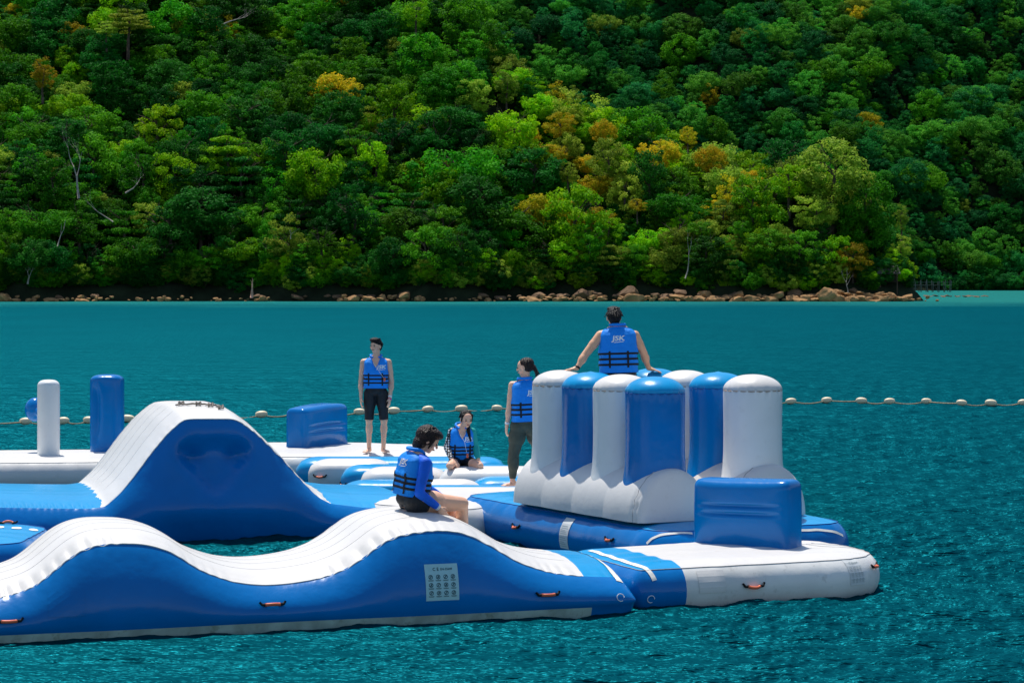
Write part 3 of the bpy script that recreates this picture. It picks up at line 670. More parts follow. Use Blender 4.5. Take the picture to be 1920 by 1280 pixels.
def bump_module(parent, P0, ang, L0, L1, wid, prof, white, arch=.12, nu=420, bulge=.1, mat_side=BLUE, mat_top=WHITE, mat_end=BLUE2, pucks=24, dimple=None, ribs=7, strip_to=None, endround=(True, True), scallop=False):
    """long inflatable with humps. prof: (u,z) of the near seam"""
    u, v = frame(ang); us = np.linspace(L0, L1, nu)
    pu, pz = zip(*prof); zs = np.interp(us, pu, pz)
    ker = np.hanning(35 if nu > 500 else 11); ker /= ker.sum(); zs = np.convolve(np.pad(zs, len(ker) // 2, 'edge'), ker, 'valid')
    side_t = np.linspace(0, 1, 22); top_s = np.concatenate([np.linspace(0, .14, 9), np.linspace(.16, .84, 60), np.linspace(.86, 1, 9)])
    zb = -.16
    r1 = np.random.default_rng(5); am = smoothnoise(nu, int((L1 - L0) * 3), 9) ** 2; ph = np.cumsum(.6 + smoothnoise(nu, int((L1 - L0) * 5), 4)) / nu * (L1 - L0) * pucks * 1.9
    V = np.zeros((nu, len(side_t) * 2 + len(top_s), 3))
    T4 = side_t[4]
    def zrow(t, z1): return zb + (.045 - zb) * t / T4 if t <= T4 else .045 + (z1 - .045) * (t - T4) / (1 - T4)
    er = .2
    for i, x in enumerate(us):
        e = 1.
        if endround[1] and x > L1 - er: e = math.sqrt(max(0, 1 - ((x - L1 + er) / er) ** 2))
        if endround[0] and x < L0 + er: e = math.sqrt(max(0, 1 - ((L0 + er - x) / er) ** 2))
        z1 = zs[i]; hump = max(0, z1 - .35); row = []
        for t in side_t:
            z = zrow(t, z1); b = (bulge + .06 * hump) * math.sin(math.pi * min(1, t * .96 + .04) ** .74) ** .85
            dv = -b
            if dimple: dv += dimple(x, z)
            dv -= -.006 * am[i] * math.sin(ph[i]) * math.exp(-(z1 - z) / .035)
            row.append((dv, z))
        for s in top_s:
            z = z1 + arch * (1 - abs(2 * s - 1) ** 2.7)
            if 0.02 < s < .98: z += .005 * (abs(math.cos(math.pi * s * ribs)) ** .5 - .6)
            de = min(s, 1 - s) * wid; z -= .028 * am[i] * (.5 + .5 * math.sin(ph[i] + 4 * de)) ** 1.5 * math.exp(-((de - .06) / .11) ** 2)
            row.append((s * wid, z))
        for t in side_t[::-1]:
            z = zrow(t, z1); row.append((wid + (bulge + .06 * hump) * math.sin(math.pi * min(1, t * .96 + .04) ** .74) ** .85, z))
        zm = .08
        for j, (dv, z) in enumerate(row):
            z = zm + (z - zm) * max(e, .02); dv = wid / 2 + (dv - wid / 2) * (1 - .1 * (1 - e))
            p = P0 + u * x + v * dv; V[i, j] = (p.x, p.y, z)
    nv = V.shape[1]; Vf = V.reshape(-1, 3); Fs = grid_faces(nu, nv)
    ii = Fs[:, 0] // nv; jj = Fs[:, 0] % nv; ns = len(side_t); um = us[ii]
    zc = Vf[Fs].mean(1)[:, 2]
    top = (jj >= ns - 1) & (jj < nv - ns)
    wt = top & (um > white[0]) & (um < white[1])
    if scallop:
        sv = (jj - ns) / len(top_s); off = .035 * np.abs(np.sin(sv * math.pi * 9)); wt = top & (um > white[0] + off - .05) & (um < white[1] - off + .05)
    st = (~top) & (zc < .06) & (jj < 4) & (um < (strip_to if strip_to is not None else -99))
    objs = {}
    for nm, m, msk in (('top_panel', mat_top, wt), ('end_deck', mat_end, top & ~wt & (um > 0)), ('end_deck ', mat_end, top & ~wt & (um <= 0)), ('waterline_strip', ALGAE, st), ('side_panel', mat_side, ~top & ~st)):
        if msk.any(): v_, f_ = sub_faces(Vf, Fs, msk); objs[nm] = obj(nm.strip(), v_, f_[:, ::-1], m, parent)
    i0, i1 = np.searchsorted(us, white[0]), np.searchsorted(us, white[1]) - 1
    for j, s in ((ns, -1), (nv - ns - 1, 1)):
        q = V[i0:i1:2, j]; tube('seam', [Vector(p) + v * s * .004 for p in q], .007, STRIPE, parent, 5)
    for s, j in enumerate([ns + int(k * len(top_s) / 6) for k in (1, 2, 3, 4, 5)]):
        q = V[i0 + 4:i1 - 4:3, j]; tube('seam', [Vector(p) + Vector((0, 0, -.001)) for p in q], .004, SOFT, parent, 4)
    return objs, (u, v, V, us)

# --- front wave slide
ANG = 19.; u19, v19 = frame(ANG); PF = Vector((-4.3, 20.15, 0))
def near_u(px, py, P0, ang):     # pixel on the vertical plane through the near line -> (u, z)
    u, v = frame(ang); k = (px - 960) / F; s = (k * P0.y - P0.x) / (u.x - k * u.y); d = P0.y + u.y * s; return s, HC - (py - HY) / F * d
prof = [near_u(x, y, PF, ANG) for x, y in [(-250, 1065), (-200, 1085), (-130, 1115), (-60, 1126), (0, 1121), (66, 1100), (109, 1062), (144, 1034), (175, 1022), (206, 1018), (271, 1019), (324, 1034), (372, 1068), (437, 1091), (490, 1097), (540, 1094), (600, 1084), (650, 1066), (690, 1039), (720, 1013), (760, 1000), (820, 993), (870, 998), (920, 1022), (970, 1054), (1030, 1073), (1095, 1080), (1190, 1082), (1250, 1082)]]
wave = thing('wave_slide', 'long blue and white double hump inflatable in the foreground with the seated woman on it', 'inflatable', (-1.6, 21.2, 0))
WL = near_u(1184, 1100, PF, ANG)[0]
wo, (uu, vv, WV, Wus) = bump_module(wave, PF, ANG, -1.6, WL, 1.65, prof, (-9., near_u(1094, 1080, PF, ANG)[0]), arch=.13, nu=640, bulge=.21, strip_to=near_u(1096, 1140, PF, ANG)[0])
wb = bvh_of(list(wo.values()))
for (x, y) in ((511, 1134), (1027, 1115), (17, 1165)): handle(wave, wb, x, y, .13)

def ce_label(parent, bvh, pc, right, up, w, h, full=True, m=LABELM, ink=PRINT):
    lab = stick('warning_label', rect_shape(-w / 2, -h / 2, w / 2, h / 2, 8, 8), bvh, pc, right, up, m, parent, .005)
    sh = []
    def addt(s, x, y, size, bold=0.0):
        v, f = text_shape(s, size, 0, bold); sh.append(([(a[0] + x, a[1] + y, 0) for a in v], f))
    addt('C E', -w * .17, h * .36, h * .12, h * .002); addt('EN-25649', w * .15, h * .36, h * .085, h * .001)
    for i in range(4):
        for j in range(3):
            cx = w * (-.34 + .225 * i); cy = h * (.155 - .22 * j); r = h * .062
            sh.append(ring_shape(cx, cy, r, r * .26)); sh.append(line_shape((cx - r * .65, cy - r * .65), (cx + r * .65, cy + r * .65), r * .2))
            if full:
                sh.append(ring_shape(cx + r * .1 * ((i + j) % 3 - 1), cy + r * .35, r * .2, r * .2, 8)); sh.append(line_shape((cx - r * .3, cy - r * .5), (cx + r * .2, cy + r * .2), r * .28))
                if (i + j) % 2: sh.append(line_shape((cx + r * .4, cy - r * .5), (cx, cy + r * .1), r * .22))
            for q in range(2): sh.append(rect_shape(cx - w * (.085 - .012 * q), cy - r * 1.35 - q * h * .018 - h * .009, cx + w * (.085 - .012 * q), cy - r * 1.35 - q * h * .018))
    tag(stick('label_print', join(sh), bvh, pc, right, up, ink, parent, .008), kind='stuff')
    return lab
p, n = hit(wb, 829, 1091)
ce_label(wave, wb, p, u19, Vector((0, 0, 1)), .305, .315)
# rectangle standing in for a faint sheen on the first hump
p, n = hit(wb, 125, 1132); stick('patch', rect_shape(-.15, -.1, .15, .1, 4, 4), wb, p, u19, Vector((0, 0, 1)), BLUE, wave, .004)
# webbing stripe across the blue end, running down the near wall
def strip_on(parent, V, us, u0, wdt, j0, j1, m=STRIPE, off=.005):
    i0 = np.searchsorted(us, u0); i1 = max(i0 + 1, np.searchsorted(us, u0 + wdt)); i1 = min(i1, len(us) - 1)
    g = V[i0:i1 + 1, j0:j1]; a, b = g.shape[:2]; P = g.reshape(-1, 3).copy(); du = V[i1, j0:j1] - V[i0, j0:j1]; dj = np.gradient(g, axis=1).reshape(-1, 3); nn = np.cross(np.tile(du, (a, 1, 1)).reshape(-1, 3), dj); nn /= np.linalg.norm(nn, axis=1)[:, None] + 1e-9
    if nn[:, 2].mean() < 0: nn = -nn
    obj('stripe', P + nn * off, grid_faces(a, b), m, parent)
strip_on(wave, WV, Wus, near_u(1150, 1085, PF, ANG)[0], .075, 19, 90)

# --- A shaped mound
PM = Vector((-3.25, 28.2, 0)); AM = 17.
mprof = [near_u(x, y, PM, AM) for x, y in [(-200, 948), (0, 951), (120, 953), (170, 953), (198, 949), (228, 922), (252, 892), (285, 847), (315, 811), (343, 787), (360, 785), (435, 785), (450, 790), (482, 813), (530, 860), (570, 906), (595, 931), (620, 944), (680, 951), (800, 953)]]
mound = thing('slide_mound', 'steep blue and white A shaped inflatable mound with a grey rope on its crest', 'inflatable', (-3.3, 29.5, 0))
uc = near_u(400, 860, PM, AM)[0]; us0 = near_u(196, 950, PM, AM)[0]; us1 = near_u(612, 944, PM, AM)[0]
def dim(x, z):
    q = 0
    for s in (-.24, .24):
        q += .15 * math.exp(-((x - uc - s) / .12) ** 2 - ((z - .93) / .05) ** 2)
    # hexagonal tension panel between two inner baffles
    lim = .42 - max(0, abs(z - .98) - .05) * .95
    q += .13 / (1 + math.exp(-(lim - abs(x - uc)) / .03)) * (1 / (1 + math.exp(-(z - .52) / .04))) * (1 / (1 + math.exp((z - 1.12) / .04)))
    q -= .10 * math.exp(-((z - .35) / .22) ** 2) * math.exp(-((x - uc) / .9) ** 2)
    return q
mo, (um_, vm_, MV, Mus) = bump_module(mound, PM, AM, -4.2, 2.35, 2.9, mprof, (us0, us1), arch=.12, nu=460, bulge=.17, dimple=dim, ribs=9, pucks=30, scallop=True)
mb = bvh_of(list(mo.values()))
# rope lying on the mound
pts = []
for i, (x, y) in enumerate([(330, 757), (340, 755), (350, 756), (362, 754), (372, 756), (384, 755), (395, 758), (404, 757), (414, 762), (420, 763)]):
    h, n = hit(mb, x, y + 5); pts.append((h if h else W(x, y, d=31)) + Vector((0, -.01, .02)))
tg = thing('grey_rope', 'short knotted grey rope lying on the crest of the mound', 'rope', pts[0])
tube('strand', pts, .012, DEAD, tg, 6); kv = []
for k in (1, 4, 6, 8):
    kv.append(tube_mesh([pts[k] + Vector((math.cos(a) * .03, math.sin(a) * .02, math.sin(a * 2) * .02 + .01)) for a in np.linspace(0, 7, 12)], .011, 5))
v, f = join(kv); obj('knot', v, f, DEAD, tg)

# --- end platform (rounded) with its blue block
UE, VE = frame(22.); PE = Vector((1.15, 22.12, 0))
def pe(a, b, P=PE, U=UE, V_=VE): q = P + U * a + V_ * b; return (q.x, q.y)
endp = thing('end_platform', 'white rounded platform with blue end joined to the right of the wave slide', 'inflatable', (2.4, 23.4, 0))
EP = [pe(.0, 0), pe(2.92, 0.05), pe(2.92, 2.0), pe(0, 1.75)]
def esplit(x, y): return 0 if (Vector((x, y, 0)) - PE).dot(UE) < .50 else 1
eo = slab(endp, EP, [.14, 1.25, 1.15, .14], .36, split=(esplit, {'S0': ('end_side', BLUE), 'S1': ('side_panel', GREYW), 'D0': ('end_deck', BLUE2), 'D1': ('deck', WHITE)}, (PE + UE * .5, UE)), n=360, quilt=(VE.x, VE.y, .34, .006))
eb = bvh_of(eo)
handle(endp, eb, 1413, 1098, .13)
handle(endp, eb, 1638, 1062, .1)
p, n = hit(eb, 1335, 1090); tn = Vector((0, 0, 1)).cross(n).normalized(); stick('patch', rect_shape(-.14, -.1, .14, .1, 12, 8), eb, p, tn if tn.x > 0 else -tn, Vector((0, 0, 1)), WHITE, endp, .006)
p, n = hit(eb, 1607, 1072)
if p: tn = Vector((0, 0, 1)).cross(n).normalized(); tn = tn if tn.x > 0 else -tn; ce_label(endp, eb, p, tn, Vector((0, 0, 1)), .2, .24, False, mat('faded_label', (.66, .68, .68), .5, .3), GREYINK)
def surf_strip(name, parent, bvh, pix, wd, m, off=.006, dirv=None):
    pts = [];
    for (x, y) in pix:
        h, n = hit(bvh, x, y)
        if h is None: print('strip miss', x, y); continue
        pts.append((h, n))
    L = [];
    for i in range(len(pts) - 1):
        for t in np.linspace(0, 1, 6, endpoint=(i == len(pts) - 2)): L.append((pts[i][0].lerp(pts[i + 1][0], t), pts[i][1].lerp(pts[i + 1][1], t).normalized()))
    V = []; k = len(L)
    for i, (q, n) in enumerate(L):
        t = (L[min(i + 1, k - 1)][0] - L[max(0, i - 1)][0]).normalized(); s = t.cross(n).normalized() * wd / 2
        for c in (q - s, q + s):
            h = bvh.find_nearest(c); V.append(h[0] + n * off)
    return obj(name, V, [(2 * i, 2 * i + 1, 2 * i + 3, 2 * i + 2) for i in range(k - 1)], m, parent)
surf_strip('stripe', endp, eb, [(1106, 1032), (1135, 1041), (1165, 1050), (1195, 1060), (1212, 1067), (1222, 1078), (1227, 1088)], .05, STRIPE)
def dring(parent, bvh, px, py, r=.035):
    p, n = hit(bvh, px, py)
    if not p: return
    x = Vector((0, 0, 1)).cross(n).normalized(); z = n.cross(x)
    tube('ring', [p + (x * math.cos(a) + z * math.sin(a)) * r + n * .01 for a in np.linspace(0, 5.2, 14)], .004, PRINTW, parent, 5)
dring(wave, wb, 1163, 1120); dring(endp, eb, 1220, 1122)

def block(parent, c, ang, L, T, H, m, z0=.34, folds=(.62, .50), name='block', sag=.03):
    """pillow like upright block, bulging faces and pinched folds"""
    u, v = frame(ang); n = 26; bm = []; V = []; Fs = []
    K = 72; M = 50
    for j in range(M + 1):
        t = j / M; ze = .5 + .5 * math.sin((t - .5) * math.pi)
        z = z0 + H * t
        # rounding at top, skirt at the bottom
        rt = .09; e = 1.
        if t * H > H - rt: e = math.sqrt(max(0, 1 - ((t * H - H + rt) / rt) ** 2))
        eb_ = 1 + .03 * math.exp(-t * 14)
        for k in range(K):
            a = 2 * math.pi * k / K; cx = math.copysign(abs(math.cos(a)) ** .28, math.cos(a)); cy = math.copysign(abs(math.sin(a)) ** .28, math.sin(a))
            x = cx * (L / 2 - (1 - e) * .06) * eb_; y = cy * (T / 2) * (1 - (1 - e) * .45) * eb_
            mid = (1 - (abs(2 * x / L)) ** 2.5)
            if abs(cy) > .9:
                y += math.copysign(.035 * mid * math.sin(math.pi * min(1, t * 1.02)) ** .7, cy)
                for fz in folds: y -= math.copysign(.05 * math.exp(-((t - fz) / .03) ** 2) * max(0, mid - .25), cy)
                y -= math.copysign(.055 * math.exp(-(t / .2) ** 2) * (.5 + .5 * math.cos(x * 14)) * mid, cy)
            if abs(cx) > .9: x += math.copysign(.02 * math.sin(math.pi * t), cx) * (1 - abs(2 * y / T) ** 2)
            zz = z - sag * mid * t + .02 * t * math.sin(x * 3 + 1)
            V.append(Vector((c[0], c[1], 0)) + u * x + v * y + Vector((0, 0, zz)))
    for j in range(M):
        for k in range(K): a = j * K + k; b = j * K + (k + 1) % K; Fs.append((a, b, b + K, a + K))
    top = M * K; V.append(sum((V[top + k] for k in range(K)), Vector()) / K + Vector((0, 0, .008)))
    for k in range(K): Fs.append((top + k, top + (k + 1) % K, len(V) - 1))
    return obj(name, V, Fs, m, parent)
block(endp, (2.36, 24.05), -34, 1.07, .38, .68, BLUE, .34, name='bumper_block')

for rr_ in (.22, .34, .42):
    c_ = W(1540, 1012, z=.36); q = []
    for a in np.linspace(-2.2, 2.4, 26):
        h = eb.ray_cast(Vector((c_.x + math.cos(a) * rr_, c_.y + math.sin(a) * rr_ * 1.3, 1)), Vector((0, 0, -1)))
        if h[0]: q.append(h[0])
    tube('seam', q, .006, SOFT, endp, 5)

# --- pillar platform
UP, VP = frame(25.); PP = Vector((1.55, 24.62, 0))
pil = thing('pillar_platform', 'blue platform carrying two rows of tall blue and white inflatable pillars', 'inflatable', (1.5, 27, 0))
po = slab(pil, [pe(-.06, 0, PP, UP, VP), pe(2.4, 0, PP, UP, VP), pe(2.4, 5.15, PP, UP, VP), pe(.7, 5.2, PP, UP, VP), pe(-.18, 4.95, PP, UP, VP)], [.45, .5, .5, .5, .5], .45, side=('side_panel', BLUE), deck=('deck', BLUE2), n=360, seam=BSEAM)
pb = bvh_of(po)
handle(pil, pb, 968, 987, .09); handle(pil, pb, 1143, 1012, .09)
p, n = hit(pb, 1058, 998)
if p:
    tn = Vector((0, 0, 1)).cross(n).normalized(); tn = tn if tn.x > 0 else -tn; upv = n.cross(tn).normalized(); upv = upv if upv.z > 0 else -upv
    stick('warning_label', rect_shape(-.1, -.17, .1, .17, 4, 10), pb, p, tn, upv, mat('faded_label', (.66, .68, .68)), pil, .006)
    tag(stick('label_print', join([rect_shape(-.08, -.15 + .022 * k, .08 - .03 * (k % 3), -.143 + .022 * k) for k in range(11)]), pb, p, tn, upv, GREYINK, pil, .009), kind='stuff')
surf_strip('stripe', pil, pb, [(1213, 1019), (1222, 1010), (1238, 1003), (1262, 1000), (1298, 1000)], .03, STRIPE)
surf_strip('stripe', pil, pb, [(1500, 994), (1530, 993), (1560, 996), (1580, 1004)], .03, STRIPE)
aR = R(28.); bA = Vector((-math.sin(aR), math.cos(aR), 0)); bB = Vector((math.cos(aR), math.sin(aR), 0))
P4 = Vector((1.53, 25.68, 0)); SP = .69; ZT = 1.97
def base_tube(c0, n, hw=.46, hh=.56):
    """c0: centre of the first (near) pillar; tube runs along bA under n pillars"""
    L = (n - 1) * SP + .80; start = c0 - bA * .42; M = 120; K = 30; V = []
    for i in range(M + 1):
        s = L * i / M; e = 1.
        re = .11
        if s < re: e = math.sqrt(max(0, 1 - ((re - s) / re) ** 2))
        if s > L - re: e = math.sqrt(max(0, 1 - ((s - L + re) / re) ** 2))
        e = .80 + .20 * e; lobe = .018 * (abs(math.cos(math.pi * (s - .42) / SP)) ** .8 - .5)
        pk = .05 * (.5 + .5 * math.sin(i * 2.1)) * math.exp(-((s - .12) / .05) ** 2)
        for k in range(K + 1):
            ph = math.pi * k / K; q = 1 + (lobe - pk * (.5 + .5 * math.sin(k * 2.6))) * 2.2
            x = math.copysign(abs(math.cos(ph)) ** .97, math.cos(ph)) * hw * q * e; z = .455 + abs(math.sin(ph)) ** .97 * hh * (1 + lobe * .8) * (.35 + .65 * e if e < 1 else 1)
            p = start + bA * s + bB * x; V.append((p.x, p.y, z))
    K1 = K + 1; Fs = [tuple(int(q) for q in f) for f in grid_faces(M + 1, K1)]
    for base, sgn in ((0, 1), (M * K1, -1)):
        c = np.mean([V[base + k] for k in range(K1)], axis=0); cc = Vector(c) - bA * .03 * sgn; o0 = len(V); V.append(tuple(cc))
        for k in range(K): Fs.append((base + k, base + k + 1, o0) if sgn > 0 else (base + k + 1, base + k, o0))
        Fs.append((base + K, base, o0) if sgn > 0 else (base, base + K, o0))
    o = obj('base_tube', V, Fs, WHITE, pil)
    # puckered end seam
    q = [Vector(V[6 * K1 + k]) for k in range(K1)]; tube('seam', [a + Vector((0, 0, .002)) for a in q], .004, SEAM, pil, 4)
def pillar(c, col,  r=.325, zt=ZT, z0=.66, ell=1.0):
    K = 72; rows = []; zc = zt - .175; rnd = random.Random(int(c.x * 1000)); off = rnd.random() * 6; r = r * rnd.uniform(.975, 1.02); zt = zt + rnd.uniform(-.015, .015); am = [rnd.uniform(.3, 1) for _ in range(K)]
    zz = list(np.linspace(z0, zc - .14, 22)) + list(np.linspace(zc - .12, zc, 10))
    V = []
    def ring(rad, z, pk=0, cc=c):
        for k in range(K):
            a = 2 * math.pi * k / K + off; rr = rad * (1 - pk * am[k] * (.5 + .5 * math.cos(a * 22)) ** 1.5)
            V.append((cc.x + math.cos(a) * rr, cc.y + math.sin(a) * rr, z - (pk * .2 * math.cos(a * 22) * am[k])))
    for z in zz:
        fl = 1 + .15 * math.exp(-max(0, z - .80) / .12); t = (z - z0) / (zc - z0); ring(r * fl * (1 - .02 * math.sin(math.pi * t)), z, .09 * math.exp(-((zc - z) / .05) ** 1.3))
    nb = len(zz); Fb = [tuple(int(q) for q in f) for f in grid_faces(nb, K, False, True)]
    V2 = V[:]; V = V2
    o = obj('pillar', V2, [f[::-1] for f in Fb], BLUE if col == 'b' else PILW, pil)
    V = []
    def ring2(rad, z, pk):
        for k in range(K):
            a = 2 * math.pi * k / K + off; rr = rad * (1 - pk * am[k] * (.5 + .5 * math.cos(a * 22)) ** 1.5)
            V.append((c.x + math.cos(a) * rr, c.y + math.sin(a) * rr, z - (pk * .2 * math.cos(a * 22) * am[k])))
    M = 14
    for i in range(M):
        t = i / M * math.pi / 2; ring2(r * math.cos(t) ** .9 if i else r, zc + .003 + .172 * math.sin(t) ** 1.05, .09 * math.exp(-i / 1.3))
    V.append((c.x, c.y, zt)); Fc = [tuple(int(q) for q in f)[::-1] for f in grid_faces(M, K, False, True)] + [((M - 1) * K + k, (M - 1) * K + (k + 1) % K, M * K) for k in range(K)]
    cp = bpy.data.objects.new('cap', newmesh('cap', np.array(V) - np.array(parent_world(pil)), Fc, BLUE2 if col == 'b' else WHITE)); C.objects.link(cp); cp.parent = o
    sv, sf = tube_mesh([Vector((c.x + math.cos(a) * r * .985, c.y + math.sin(a) * r * .985, zc)) for a in np.linspace(0, 2 * math.pi, 49)], .004, 4)
    s_ = bpy.data.objects.new('seam', newmesh('seam', np.array(sv) - np.array(parent_world(pil)), sf, BSEAM if col == 'b' else mat('rust_stained_seam', (.45, .3, .2), .7, .2, var=.4, vscale=14))); C.objects.link(s_); s_.parent = o
    return o
base_tube(P4, 4); Q4 = P4 + bB * 1.25; base_tube(Q4, 4); base_tube(P4 + bB * .625 + bA * .1, 4, .25, .34)
for i, c in enumerate('bwbw'): pillar(P4 + bA * SP * i, c)
for i, c in enumerate('wbwb'): pillar(Q4 + bA * SP * i, c)
MID = Vector((1.19, 27.72, 0)); pillar(MID, 'w', .30, 1.93, .3)

# --- far centre: walkway, striped crossing, back platform
def poly(name, label, pts, rad, **k):
    c = np.mean(pts, axis=0); t = thing(name, label, 'inflatable', (c[0], c[1], 0)); return t, slab(t, pts, rad, **k)
walk, wk = poly('white_walkway', 'white deck behind the seated woman where the standing woman puts her foot', [(-1.75, 28.7), (-.45, 28.0), (.1, 29.0), (.9, 29.2), (1.0, 30.9), (-1.6, 30.9)], .3, ztop=.36)
t, bo = poly('back_platform', 'white platform under the standing man with an upright blue block', [(-3.45, 36.35), (-.55, 36.5), (-.9, 38.6), (-2.2, 39.3), (-4.6, 39.5), (-4.3, 36.6)], .35, ztop=.36, side=('side_panel', GREYW))
block(t, (-3.12, 38.45), 62, 1.3, .42, .66, BLUE, .33, folds=(.55, .40), name='bumper_block', sag=-.01)
cross = thing('striped_crossing', 'row of low blue and white inflatable tubes between the decks', 'inflatable', (-1.2, 33.5, 0))
def pod(x0, x1, y, wdt, m, z=.38, dy=0, handle_px=None, zb=-.1):
    L = x1 - x0; M = 46; K = 26; V = []
    for i in range(M + 1):
        s = i / M; x = x0 + L * s; r_ = min(.32, L / 3); e = 1.
        if x - x0 < r_: e = math.sqrt(max(0, 1 - ((r_ - (x - x0)) / r_) ** 2))
        if x1 - x < r_: e = math.sqrt(max(0, 1 - ((r_ - (x1 - x)) / r_) ** 2))
        for k in range(K):
            a = 2 * math.pi * k / K; cy = math.copysign(abs(math.cos(a)) ** .7, math.cos(a)); cz = math.copysign(abs(math.sin(a)) ** .6, math.sin(a))
            pk = 1 + .03 * math.sin(k * 2.5 + i) * (1 - e)
            V.append((x, y + dy * s + cy * wdt / 2 * (.55 + .45 * e) * pk, (z + zb) / 2 + cz * (z - zb) / 2 * (.35 + .65 * e)))
    Fs = [tuple(int(q) for q in f) for f in grid_faces(M + 1, K, False, True)] + [tuple(range(K)), tuple(M * K + k for k in range(K))[::-1]]
    return obj('float_tube', V, Fs, m, cross)
pods = [pod(-3.2, -.1, 35.75, .85, BLUE2, .37), pod(-2.95, -1.75, 34.95, .8, WHITE, .40), pod(-2.0, .3, 35.0, .72, BLUE2, .30), pod(-2.42, .1, 34.15, .8, BLUE2, .38), pod(-2.10, -.9, 33.45, .8, WHITE, .40),
        pod(-1.0, .9, 32.75, .75, WHITE, .46), pod(-.55, .9, 32.15, .8, BLUE2, .37), pod(-1.25, -.40, 31.75, .55, WHITE, .37), pod(-2.3, -.8, 32.7, .7, BLUE2, .28), pod(-1.55, 1.0, 31.15, .42, BLUE2, .34)]
cb = bvh_of(pods); handle(cross, cb, 600, 893, .1); handle(cross, cb, 644, 908, .1)
t, lo = poly('left_platform', 'blue platform with orange handles at the left edge behind the front wave', [(-9.5, 23.3), (-5.0, 24.6), (-5.0, 26.3), (-5.75, 26.9), (-9.5, 26.0)], .3, ztop=.34, side=('side_panel', BLUE), deck=('deck', BLUE2), seam=BSEAM)
lb = bvh_of(lo)
for px in (15, 48):
    handle(t, lb, px, 982, .11, along=Vector((1, .1, 0)))
    for s in (-16, 15): stick('anchor_patch', ring_shape(0, 0, .05, .0499, 14), lb, W(px + s, 984, z=.36), Vector((1, 0, 0)), Vector((0, 1.4, 0)), PRINTW, t, .005)
t, fo = poly('far_left_platform', 'long white platform at the left edge with a white and a blue post', [(-11, 34.6), (-5.3, 35.3), (-5.1, 37.2), (-6.2, 37.6), (-11, 37.3)], .3, ztop=.37, side=('side_panel', WHITE), deck=('deck', WHITE))
def post(parent, c, r, z0, z1, m, ex=2., ry=None, name='post', cap=None, dent=0):
    K = 56; V = []; ry = ry or r; zs = list(np.linspace(z0, z1 - .1, 24)); rings = [(z, 1.) for z in zs] + [(z1 - .1 + .1 * math.sin(t), math.cos(t) ** .6) for t in np.linspace(.12, 1.5, 9)]
    for z, e in rings:
        t = (z - z0) / (z1 - z0)
        for k in range(K):
            a = 2 * math.pi * k / K; cx = math.copysign(abs(math.cos(a)) ** (2 / ex), math.cos(a)); cy = math.copysign(abs(math.sin(a)) ** (2 / ex), math.sin(a))
            pk = 1 - .05 * (.5 + .5 * math.cos(a * 16)) * math.exp(-((z - (z1 - .1)) / .03) ** 2) - .06 * (.5 + .5 * math.cos(a * 5)) * math.exp(-((z - z0) / .08) ** 2)
            dn = dent * math.exp(-((a - 4.2) / .35) ** 2) * math.sin(math.pi * min(1, max(0, t * 1.3 - .15))) ** .5 if dent else 0
            V.append((c[0] + cx * r * e * pk * (1 - dn), c[1] + cy * ry * e * pk * (1 - dn), z))
    Fs = [tuple(int(q) for q in f)[::-1] for f in grid_faces(len(rings), K, False, True)] + [tuple((len(rings) - 1) * K + k for k in range(K))]
    return obj(name, V, Fs, m, parent)
post(t, (-6.99, 36.2), .168, .33, 1.5, PILW, name='white_post')
post(t, (-6.24, 37.0), .255, .33, 1.55, BLUE, ex=3.2, ry=.22, name='blue_post', dent=.35)
def ball(parent, c, r, m, name):
    bm = bmesh.new(); bmesh.ops.create_uvsphere(bm, u_segments=28, v_segments=18, radius=r); V = [v.co * 1 + Vector(c) for v in bm.verts]; V = [Vector((v.x, v.y, c[2] + (v.z - c[2]) * 1.15)) for v in V]; Fs = [tuple(q.index for q in f.verts) for f in bm.faces]; bm.free(); return obj(name, V, Fs, m, parent)
ball(t, (-7.30, 36.75, 1.02), .16, BLUE, 'blue_ball'); tube('arm', [(-7.28, 36.7, 1.0), (-7.0, 36.25, .95)], .07, BLUE, t, 12)
# white knotted lacing at the joint of wave and end platform
pts = [W(x, y, z=.36) for x, y in ((1066, 1040), (1080, 1043), (1093, 1045), (1108, 1048), (1122, 1054))]
tg = thing('joint_rope', 'frayed white rope lashed over the joint of the front modules', 'rope', pts[0])
for k in range(3): tube('strand', [p + Vector((.02 * math.sin(k * 2 + i * 1.7), .03 * math.cos(k * 2.1 + i * 2.3), .015 * math.sin(i * 3 + k))) for i, p in enumerate(pts)], .015, STRIPE, tg, 6)

# ------------------------------------------------------------------ BUOY LINE
FL = [(-30, 795), (48, 792), (118, 791), (168, 790), (240, 787), (300, 786), (355, 784), (425, 781), (490, 779), (551, 776), (610, 775), (674, 774), (738, 772), (802, 769), (865, 768), (932, 767), (1000, 765), (1070, 763), (1140, 761), (1210, 758), (1280, 756), (1350, 755), (1415, 754), (1483, 754), (1550, 752), (1615, 753), (1668, 754), (1737, 754), (1803, 757), (1858, 757), (1918, 756), (1985, 756)]
FP = [W(x, y, z=.03) for x, y in FL]
rp = []
for i in range(len(FP) - 1):
    for t in np.linspace(0, 1, 6, endpoint=False): q = FP[i].lerp(FP[i + 1], t); q.z = .045 - .06 * math.sin(math.pi * t) * (1 if (i % 3) else .3); rp.append(q)
tag(tube('float_rope', rp, .017, ROPE, None, 6), 'thin brown rope threading the floats across the water', 'rope')
bm = bmesh.new(); bmesh.ops.create_uvsphere(bm, u_segments=18, v_segments=12, radius=1)
fm = newmesh('float', [(v.co.x * .15, v.co.y * .085, math.copysign(abs(v.co.z) ** .8, v.co.z) * .085) for v in bm.verts], [tuple(q.index for q in f.verts) for f in bm.faces], FLOAT); bm.free()
